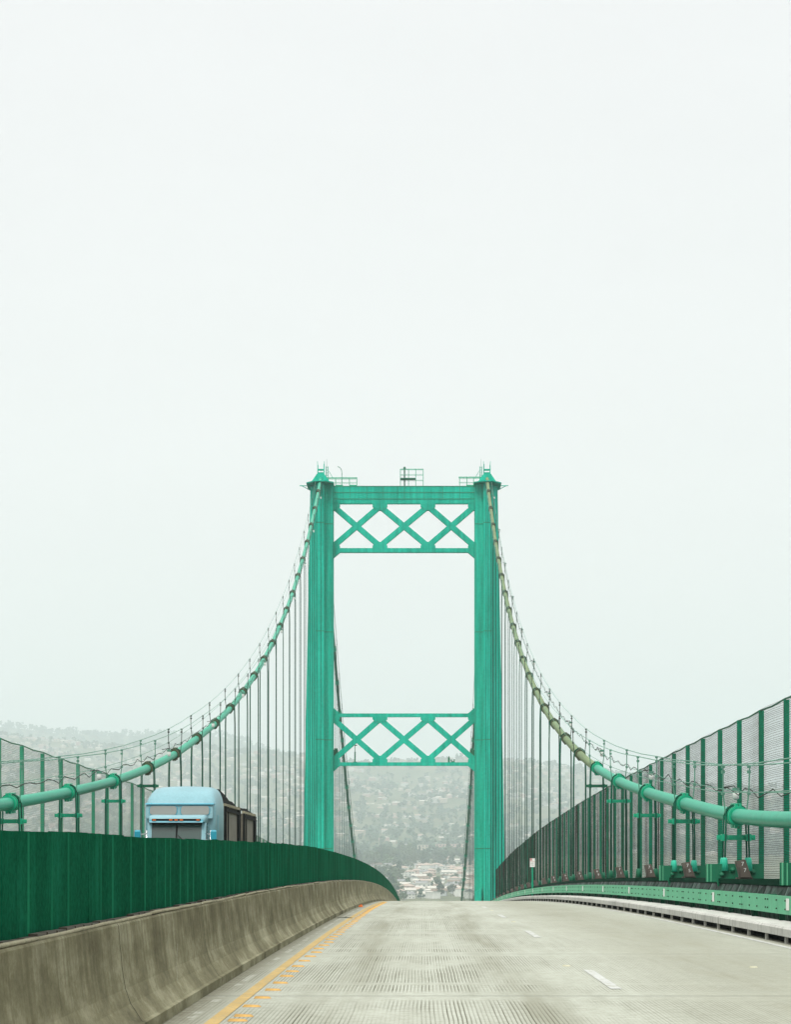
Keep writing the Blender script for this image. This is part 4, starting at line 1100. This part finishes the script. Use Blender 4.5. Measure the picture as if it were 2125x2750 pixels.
# hood, grille, bumper
mb = MB(); mb.smooth = True; rings = []
for y, w, z1 in ((-0.95, 0.62, 1.45), (-0.85, 0.72, 1.55), (0.2, 0.80, 1.68), (1.15, 0.90, 1.80)):
    rings.append([(a, y, z) for a, z in section(w, 0.85, z1, 0.2)])
mb.loft(rings); mb.f = [q[::-1] for q in mb.f]; mb.build('hood', M['blue'], tr)
mb = MB(); mb.box(-0.5, 0.5, -1.0, -0.96, 0.75, 1.40)
for k in range(9): mb.box(-0.46, 0.46, -1.02, -1.001, 0.80 + k * 0.065, 0.83 + k * 0.065)
mb.build('grille', M['chrome'], tr)
mb = MB(); mb.box(-1.15, 1.15, -1.15, -0.98, 0.35, 0.72); mb.build('bumper', M['chrome'], tr)
for s in (-1, 1):
    mb = MB(); mb.prism_yz([(-0.9, 0.6), (-0.85, 1.15), (-0.4, 1.32), (0.4, 1.3), (0.75, 0.75), (0.6, 0.6), (0.45, 0.95), (-0.3, 0.98), (-0.5, 0.6)], *sorted((s * 0.72, s * 1.13))); mb.build('fender', M['blue'], tr)
    mb = MB(); mb.box(*sorted((s * 0.68, s * 1.0)), -0.98, -0.9, 0.95, 1.15); mb.build('headlight', M['white'], tr)
    mb = MB(); mb.box(*sorted((s * 1.12, s * 1.31)), 1.02, 1.20, 1.86, 2.31); mb.prism_yz([(1.02, 2.31), (1.06, 2.36), (1.17, 2.36), (1.20, 2.31)], *sorted((s * 1.13, s * 1.30))); mir_ = mb.build('mirror', M['blue_dk'], tr)
    mb = MB(); mb.tube([(s * 0.94, 1.25, 2.25), (s * 1.13, 1.12, 2.22)], 0.018, 5); mb.tube([(s * 0.94, 1.25, 1.9), (s * 1.13, 1.12, 1.92)], 0.018, 5); mb.build('mirror_arm', M['chrome'], mir_)
    mb = MB(); mb.smooth = True; mb.tube([(s * 1.03, 1.9, 0.9), (s * 1.03, 1.9, 2.36)], 0.035, 8, radii=[0.06, 0.028]); mb.build('air_cleaner_pipe', M['chrome'], tr)
    for y in (0.05, 3.6, 4.8):
        mb = MB(); mb.smooth = True; mb.tube([(s * 0.75, y, 0.5), (s * 0.8, y, 0.5), (s * 1.08, y, 0.5), (s * 1.12, y, 0.5)], 0.5, 20, radii=[0.42, 0.5, 0.5, 0.42]); wh = mb.build('wheel', M['black'], tr)
        mb = MB(); mb.tube([(s * 1.05, y, 0.5), (s * 1.135, y, 0.5)], 0.28, 12); mb.build('rim', M['chrome'], wh)
    mb = MB(); mb.box(*sorted((s * 1.152, s * 1.165)), 2.95, 3.35, 2.35, 2.85); mb.build('side_hatch', M['blue_dk'], tr)
mb = MB(); mb.box(-0.45, 0.45, -0.9, 5.6, 0.55, 0.85); mb.build('chassis', M['black'], tr)
def trailer(y0, y1, label):
    t = empty('dump_trailer', (-7.42, y0, zr(y0)), label, 'trailer', 'open dump trailers behind the truck')
    L = y1 - y0
    mb = MB(); mb.hexa([(-1.02, 0, 0.9), (1.02, 0, 0.9), (1.02, L, 0.9), (-1.02, L, 0.9), (-1.03, 0, 3.22), (1.03, 0, 3.22), (1.03, L, 3.22), (-1.03, L, 3.22)]); mb.build('hopper', M['ribbed'], t)
    mb = MB()
    for s in (-1, 1):
        mb.box(*sorted((s * 1.0, s * 1.075)), -0.05, L + 0.05, 3.225, 3.31)
    mb.build('top_rail', M['bead'], t)
    mb = MB()
    for s in (-1, 1):
        mb.box(*sorted((s * 1.034, s * 1.10)), -0.02, 0.22, 0.85, 3.222); mb.box(*sorted((s * 1.034, s * 1.06)), 1.35, 1.45, 0.9, 3.222)
        mb.box(*sorted((s * 1.034, s * 1.10)), L - 0.75, L + 0.02, 0.85, 3.222)
    mb.build('side_stake', M['black'], t)
    mb = MB(); rings = []; rnd = random.Random(int(y0))
    hh = (lambda f: 0.08 + 0.42 * math.sin(min(1, f * 1.25) * math.pi) ** 0.8 + (0.16 if f > 0.75 else 0)) if y0 < 75 else (lambda f: 0.08 + 0.10 * f)
    for q in frange(0.35, L + 0.05, 0.30):
        h = max(0.05, hh(q / L)); r_ = []
        for k in range(15):
            x = -1.12 + 2.24 * k / 14; e = min(k, 14 - k)
            z = 3.05 if e == 0 else 3.33 if e == 1 else 3.34 + h * (0.65 if e == 2 else 0.95) + 0.10 * noise.noise(Vector((k * 0.9, q * 2.3, y0)))
            r_.append((x + 0.03 * noise.noise(Vector((k, q * 3, 1))), q, z))
        rings.append(r_)
    mb.loft(rings, cap=False, closed=False); mb.build('tarpaulin', M['black'], t)
    mb = MB()
    for s in (-1, 1):
        for y in (L * 0.65, L * 0.88): mb.tube([(s * 0.72, y, 0.5), (s * 1.05, y, 0.5)], 0.5, 16)
    mb.build('wheels', M['black'], t)
    mb = MB(); mb.box(-0.4, 0.4, -1.0, L, 0.6, 0.88); mb.build('chassis', M['black'], t)
trailer(70.8, 76.5, 'grey open dump trailer under black tarpaulin, directly behind the blue cab')
trailer(78.2, 83.7, 'rear grey dump trailer, second behind the blue cab')

# ------------------------------------------------------------------ houses and trees of the hillside town
def rect_pts(): pass
WALLS = {'white': (0.62, 0.62, 0.58), 'cream': (0.52, 0.47, 0.38), 'pink': (0.52, 0.38, 0.33), 'grey': (0.40, 0.42, 0.42)}
ROOFS = {'terracotta': (0.36, 0.28, 0.235), 'pale': (0.46, 0.43, 0.38), 'grey': (0.20, 0.20, 0.20), 'brown': (0.17, 0.12, 0.09)}
for k, c in WALLS.items(): M['w_' + k] = plain('house_wall_' + k, c, 0.9, var=0.12, scale=0.4)
for k, c in ROOFS.items(): M['r_' + k] = plain('house_roof_' + k, c, 0.9, var=0.2, scale=0.6)
M['pane'] = plain('house_window_glass', (0.13, 0.15, 0.15), 0.4)
def house_parts(mb, w, l, h, hip, roofh, ov=0.5):
    """wall box and roof into two builders, origin at ground"""
    a = MB(); a.box(-w / 2, w / 2, -l / 2, l / 2, -2.5, h)
    r = MB(); W, Lh = w / 2 + ov, l / 2 + ov
    if roofh < 0.5:
        r.box(-W, W, -Lh, Lh, h + 0.002, h + 0.35)
    else:
        e = max(0.0, W - Lh * (1.0 if hip else 0.0)) if hip else W
        r.add([(-W, -Lh, h), (W, -Lh, h), (W, Lh, h), (-W, Lh, h), (-e, 0, h + roofh), (e, 0, h + roofh)],
              [(3, 2, 1, 0), (0, 1, 5, 4), (1, 2, 5), (2, 3, 4, 5), (3, 0, 4)])
    return a, r
KINDS = [  # name, wall, roof, w, l, h, hip, roofh
    ('white', 'terracotta', 13, 9, 5.6, True, 2.0), ('cream', 'terracotta', 11, 9, 3.4, False, 2.0), ('white', 'pale', 14, 8, 3.2, False, 1.8),
    ('pink', 'terracotta', 12, 9, 5.8, True, 2.0), ('white', 'grey', 12, 9, 5.4, False, 2.2), ('cream', 'pale', 16, 9, 3.3, True, 2.0),
    ('grey', 'brown', 12, 8, 3.2, False, 2.0), ('white', 'white_flat', 15, 9, 6.0, False, 0.3), ('pink', 'pale', 13, 9, 3.4, True, 2.2)]
M['r_white_flat'] = M['w_white']
protos = []
for nm, rf, w, l, h, hip, rh in KINDS:
    a, r = house_parts(None, w, l, h, hip, rh)
    o = a.build('house', M['w_' + nm]); r.build('roof', M['r_' + rf], o)
    nw = max(2, int(w / 3.4)); rows = 2 if h > 5 else 1
    for rr in range(rows):
        for k in range(nw):
            x = -w / 2 + (k + 0.5) * w / nw
            mb = MB(); mb.box(x - 0.65, x + 0.65, -l / 2 - 0.05, -l / 2 + 0.02, 0.9 + rr * 2.8, 2.3 + rr * 2.8); mb.build('window', M['pane'], o)
    protos.append(o)
FLAT_PROTO = []
HR = random.Random(21)
spots = []
def free(x, y, d):
    for a, b in spots:
        if abs(a - x) < d and abs(b - y) < d * 1.2: return False
    return True
near = []
for k in range(9000):           # lower town
    y = HR.uniform(1470, 2480); x = HR.uniform(-0.03 * y, 0.045 * y)
    if y > 2250 and HR.random() < 0.6: continue
    if x < -0.012 * y and HR.random() < 0.75: continue          # wooded gully on the left
    if free(x, y, 11.5): spots.append((x, y)); near.append((x, y))
    if len(near) > 225: break
far = []
for k in range(60000):          # hillside rows
    y = HR.uniform(2650, 4950); x = HR.uniform(-0.215 * y - 60, 0.205 * y + 60)
    den = noise.noise(Vector((x * 0.004, y * 0.004, 7)))
    if den < -0.15 and HR.random() < 0.85: continue
    if y < 3350 and HR.random() < 0.72: continue
    y = round(y / 62) * 62 + 18 * noise.noise(Vector((x * 0.01, y * 0.01, 2))) + HR.uniform(-9, 9)
    far.append((x, y))
    if len(far) > 1900: break
far.sort(key=lambda p: p[1])
nind = 270 - len(near)
ind = [(x, y) for x, y in near] + far[:nind]
rest = far[nind:]
used = set(); HINFO = []
for x, y in ind:
    k = HR.choice((0, 1, 2, 2, 3, 4, 5, 6, 7, 0, 2, 4)) if y < 2600 else HR.choice((0, 2, 3, 4, 5, 8, 1))
    o = protos[k] if k not in used else copy_tree(protos[k]); used.add(k)
    o.location = (x, y, ground_z(x, y)); sc = HR.uniform(0.62, 0.95); o.scale = (sc, sc, HR.uniform(0.9, 1.1) * sc); o.rotation_euler = (0, 0, R(HR.choice((0, 0, 90, 180)) + HR.gauss(0, 14)))
    HINFO.append((o, k, x, y))
def place_words(x, y):
    u = 1135 + 5907 * x / y
    row = ('by road crest' if y < 1620 else 'lower town' if y < 1850 else 'mid town' if y < 2120 else 'upper town' if y < 2620 else 'lower hillside' if y < 2950 else 'upper hillside')
    col = ('left of tower' if u < 800 else 'behind left leg' if u < 900 else 'tower opening left' if u < 1040 else 'tower opening middle' if u < 1180 else 'tower opening right' if u < 1280 else 'behind right leg' if u < 1370 else 'right of tower')
    return row, col
def label_all(items, base, cat, group):
    buckets = {}
    for o, look, x, y in items: buckets.setdefault((look,) + place_words(x, y), []).append((o, x, y))
    for (look, row, col), lst in buckets.items():
        lst.sort(key=lambda t: t[1] / t[2])
        for n, (o, x, y) in enumerate(lst):
            lab = '%s %s, %s' % (look, row, col)
            if len(lst) > 1: lab += ', ' + ('%s from left' % ordw(n + 1))
            tag(o, lab, cat, group)
HL = ['two-storey white house with terracotta roof', 'low cream house with terracotta roof', 'low white house with pale roof', 'two-storey pink house with terracotta roof',
      'two-storey white house with grey roof', 'long cream house with pale roof', 'low grey house with brown roof', 'flat-roofed white block', 'low pink house with pale roof']
label_all([(o, HL[k], x, y) for o, k, x, y in HINFO], '', 'house', 'houses of the hillside town')
# the rest of the houses as one mass
for k_ in ('white', 'cream', 'pink'): M['f_' + k_] = plain('far_wall_' + k_, tuple(x * 0.75 for x in WALLS[k_]), 0.9, var=0.12, scale=0.4)
mb = MB(); mats = [M['f_white'], M['f_cream'], M['f_pink'], M['r_terracotta'], M['r_pale'], M['r_grey']]
for x, y in rest:
    w, l, h = HR.uniform(7, 15), HR.uniform(7, 10), HR.choice((3.2, 3.4, 5.6)); rh = HR.uniform(1.4, 2.2)
    a, r = house_parts(None, w, l, h, HR.random() < 0.6, rh)
    an = R(HR.gauss(0, 16)); ca, sa = math.cos(an), math.sin(an); z = ground_z(x, y)
    for src, mi in ((a, HR.choice((0, 0, 1, 1, 2))), (r, HR.choice((3, 3, 4, 4, 5)))):
        mb.m = mi; mb.add([(x + px * ca - py * sa, y + px * sa + py * ca, z + pz) for px, py, pz in src.v], src.f)
tag(mb.build('hillside_houses', mats), 'mass of small pale houses covering the far hillside', 'houses', None, 'stuff')

# apartment blocks under the trees
def apartment(x, y, w, storeys, wall, label):
    o = empty('apartment_block', (x, y, ground_z(x, y)), label, 'apartment block', 'apartment blocks at the foot of the hill')
    h = storeys * 3.0
    mb = MB(); mb.box(-w / 2, w / 2, -6, 6, -4, h); mb.build('wall', M['w_' + wall], o)
    mb = MB(); mb.box(-w / 2 - 0.4, w / 2 + 0.4, -6.4, 6.4, h + 0.002, h + 0.5); mb.build('roof', M['r_pale'], o)
    n = int(w / 4)
    for s_ in range(storeys):
        for k in range(n):
            xx = -w / 2 + (k + 0.5) * w / n; mb = MB(); mb.box(xx - 0.9, xx + 0.9, -6.06, -5.98, 0.8 + 3 * s_, 2.5 + 3 * s_); mb.build('window', M['pane'], o)
apartment(-10, 2660, 34, 4, 'cream', 'cream apartment block above the trees, left of the pair in the tower opening')
apartment(34, 2690, 36, 4, 'pink', 'pinkish apartment block above the trees, right of the pair in the tower opening')
apartment(-95, 2740, 20, 3, 'cream', 'small cream apartment block among trees at the left of the tower opening')
apartment(88, 2760, 26, 3, 'cream', 'cream apartment block beside the right tower leg at the hill foot')

# trees
def crown(kind, seed, nleaf, size):
    rnd = random.Random(seed); mb = MB()
    cl = []
    if kind == 'conifer':
        for k in range(9):
            f = k / 8; cl.append((rnd.gauss(0, 0.3), rnd.gauss(0, 0.3), 2.0 + f * 9.0, 2.6 * (1 - f) + 0.5, 1.0))
    elif kind == 'palm':
        for k in range(14):
            a = 2 * math.pi * k / 14 + rnd.uniform(-0.2, 0.2); dr = rnd.uniform(0.4, 1.2)
            p = [(0, 0, 9.0), (math.cos(a) * 1.1, math.sin(a) * 1.1, 9.0 + 0.5 - 0.3 * dr), (math.cos(a) * 2.3, math.sin(a) * 2.3, 9.0 - dr)]
            for (ax, ay, az), (bx, by, bz) in zip(p, p[1:]):
                nx, ny = -math.sin(a) * 0.28, math.cos(a) * 0.28
                mb.add([(ax - nx, ay - ny, az), (ax + nx, ay + ny, az), (bx + nx, by + ny, bz), (bx - nx, by - ny, bz)], [(0, 1, 2, 3)])
        return mb
    else:
        wid = {'round': 3.6, 'wide': 5.2, 'scrub': 3.2}[kind]; base = {'round': 3.0, 'wide': 3.2, 'scrub': 1.0}[kind]; ht = {'round': 6.4, 'wide': 5.0, 'scrub': 3.0}[kind]
        for k in range(13):
            a = rnd.uniform(0, 6.28); rr = wid * math.sqrt(rnd.random()) * 0.8; zz = base + ht * rnd.random() * (1 - 0.4 * (rr / wid) ** 2)
            cl.append((rr * math.cos(a), rr * math.sin(a), zz, rnd.uniform(0.9, 1.9) * wid / 4.2, 0.8))
    for n in range(nleaf):
        cx, cy, cz, cr, sq = rnd.choice(cl)
        d = Vector((rnd.gauss(0, 1), rnd.gauss(0, 1), rnd.gauss(0, 1))).normalized() * cr * rnd.uniform(0.55, 1.08)
        p = Vector((cx + d.x, cy + d.y, cz + d.z * sq)); nrm = (d.normalized() + Vector((rnd.gauss(0, .5), rnd.gauss(0, .5), rnd.gauss(0, .5) + 0.3))).normalized()
        a = nrm.orthogonal().normalized(); b = nrm.cross(a); th = rnd.uniform(0, 6.28); a, b = a * math.cos(th) + b * math.sin(th), b * math.cos(th) - a * math.sin(th)
        s_ = size * rnd.uniform(0.6, 1.3)
        mb.add([p + a * s_, p + b * s_ * 0.7, p - a * s_ * 0.8, p - b * s_ * 0.7], [(0, 1, 2, 3)])
    return mb
TK = [('round', 'leaf_dark', 'round dark green tree'), ('wide', 'leaf_mid', 'wide mid green tree'), ('conifer', 'leaf_dark', 'pointed dark conifer'), ('palm', 'leaf_mid', 'slim palm tree'), ('scrub', 'leaf_dry', 'low brownish bush'), ('round', 'leaf_mid', 'round olive green tree')]
tprot = []
for n, (kd, lm, lab) in enumerate(TK):
    t = empty('palm_tree' if kd == 'palm' else 'bush' if kd == 'scrub' else 'conifer_tree' if kd == 'conifer' else 'broadleaf_tree', (0, 0, 0), lab, 'bush' if kd == 'scrub' else 'tree')
    mb = MB(); hgt = {'palm': 9.0, 'conifer': 10.0, 'scrub': 1.6}.get(kd, 5.0); r0 = 0.18 if kd == 'palm' else 0.28
    mb.tube([(0, 0, -1.0), (0.1, 0.05, hgt * 0.5), (0, 0, hgt)], r0, 6, radii=[r0, r0 * 0.8, r0 * 0.4])
    if kd in ('round', 'wide'):
        for k in range(4):
            a = k * 1.6; mb.tube([(0.05, 0, hgt * 0.5), (1.6 * math.cos(a), 1.6 * math.sin(a), hgt * 1.05)], 0.1, 5, radii=[0.14, 0.05])
    mb.build('trunk', M['bark'], t)
    crown(kd, 40 + n, 520, 0.62).build('crown', M[lm], t)
    tprot.append(t)
TR = random.Random(33); tn = []
for k in range(20000):
    y = TR.uniform(1440, 2640); x = TR.uniform(-0.036 * y, 0.044 * y)
    gully = x < -0.008 * y
    p = 0.95 if (gully or y > 2330) else 0.5
    if TR.random() > p: continue
    ok = all(abs(a - x) > 8.5 or abs(b - y) > 8 for a, b in spots) or (gully and TR.random() < 0.7)
    if not ok: continue
    tn.append((x, y))
    if len(tn) >= 290: break
tused = set(); tinfo = []
for x, y in tn:
    gully = x < -0.010 * y and y < 2000
    k = TR.choice((4, 4, 4, 0, 5, 1)) if gully else TR.choice((0, 0, 1, 2, 5)) if y > 2300 else TR.choice((0, 0, 1, 5, 5, 3, 4, 1))
    o = tprot[k] if k not in tused else copy_tree(tprot[k]); tused.add(k)
    sc = TR.uniform(0.9, 1.6) * (1.15 if y > 2250 else 1.0 if gully else 0.55); o.location = (x, y, ground_z(x, y) - 0.2); o.scale = (sc * TR.uniform(0.9, 1.15), sc, sc * TR.uniform(0.85, 1.15)); o.rotation_euler = (0, 0, TR.uniform(0, 6.28))
    tinfo.append((o, TK[k][2], x, y))
label_all(tinfo, '', 'tree', 'trees among the town houses')
for o, look, x, y in tinfo: o['category'] = 'bush' if 'bush' in look else 'tree'
# big tree right above the crest
o = copy_tree(tprot[0]); o.location = (10.5, 1480, ground_z(10, 1480)); o.scale = (1.25, 1.25, 1.25); tag(o, 'largest dark round tree standing alone just above the road crest', 'tree', 'trees among the town houses')
# far woods, one mass
small = [crown('round', 70 + k, 34, 1.9) for k in range(6)]
mb = MB(); TR = random.Random(55)
def put(x, y, sc):
    src = small[TR.randrange(6)]; z = ground_z(x, y) - 1.5; an = TR.uniform(0, 6.28); ca, sa = math.cos(an) * sc, math.sin(an) * sc
    mb.m = TR.choice((0, 0, 1)); mb.add([(x + p[0] * ca - p[1] * sa, y + p[0] * sa + p[1] * ca, z + p[2] * sc) for p in src.v], src.f)
for k in range(6200):
    y = 2620 + 2450 * TR.random() ** 1.35; x = TR.uniform(-0.215 * y - 80, 0.205 * y + 80)
    put(x, y, TR.uniform(0.8, 1.5))
for k in range(900):
    y = TR.uniform(4930, 5060); x = TR.uniform(-1200, 1150); put(x, y, TR.uniform(1.0, 2.0))
for k in range(1300):
    y = TR.uniform(6500, 7050); x = TR.uniform(-1650, -150); put(x, y, TR.uniform(1.3, 2.4))
tag(mb.build('hillside_woods', [M['leaf_far'], M['leaf_far']]), 'dark tree cover scattered over the far hills', 'woods', None, 'stuff')

# ------------------------------------------------------------------ haze
mb = MB(); mb.box(-3400, 3400, -250, 8400, -59.6, 520)
hz = mb.build('haze', [])
m = bpy.data.materials.new('haze_air'); m.use_nodes = True; nt = m.node_tree; nt.nodes.clear()
ov = nt.nodes.new('ShaderNodeOutputMaterial'); pv = nt.nodes.new('ShaderNodeVolumePrincipled')
pv.inputs['Color'].default_value = (0.86, 0.962, 0.985, 1); pv.inputs['Density'].default_value = 2.4e-4; pv.inputs['Anisotropy'].default_value = 0.35
nt.links.new(pv.outputs[0], ov.inputs['Volume'])
hz.data.materials.append(m); tag(hz, kind='stuff')
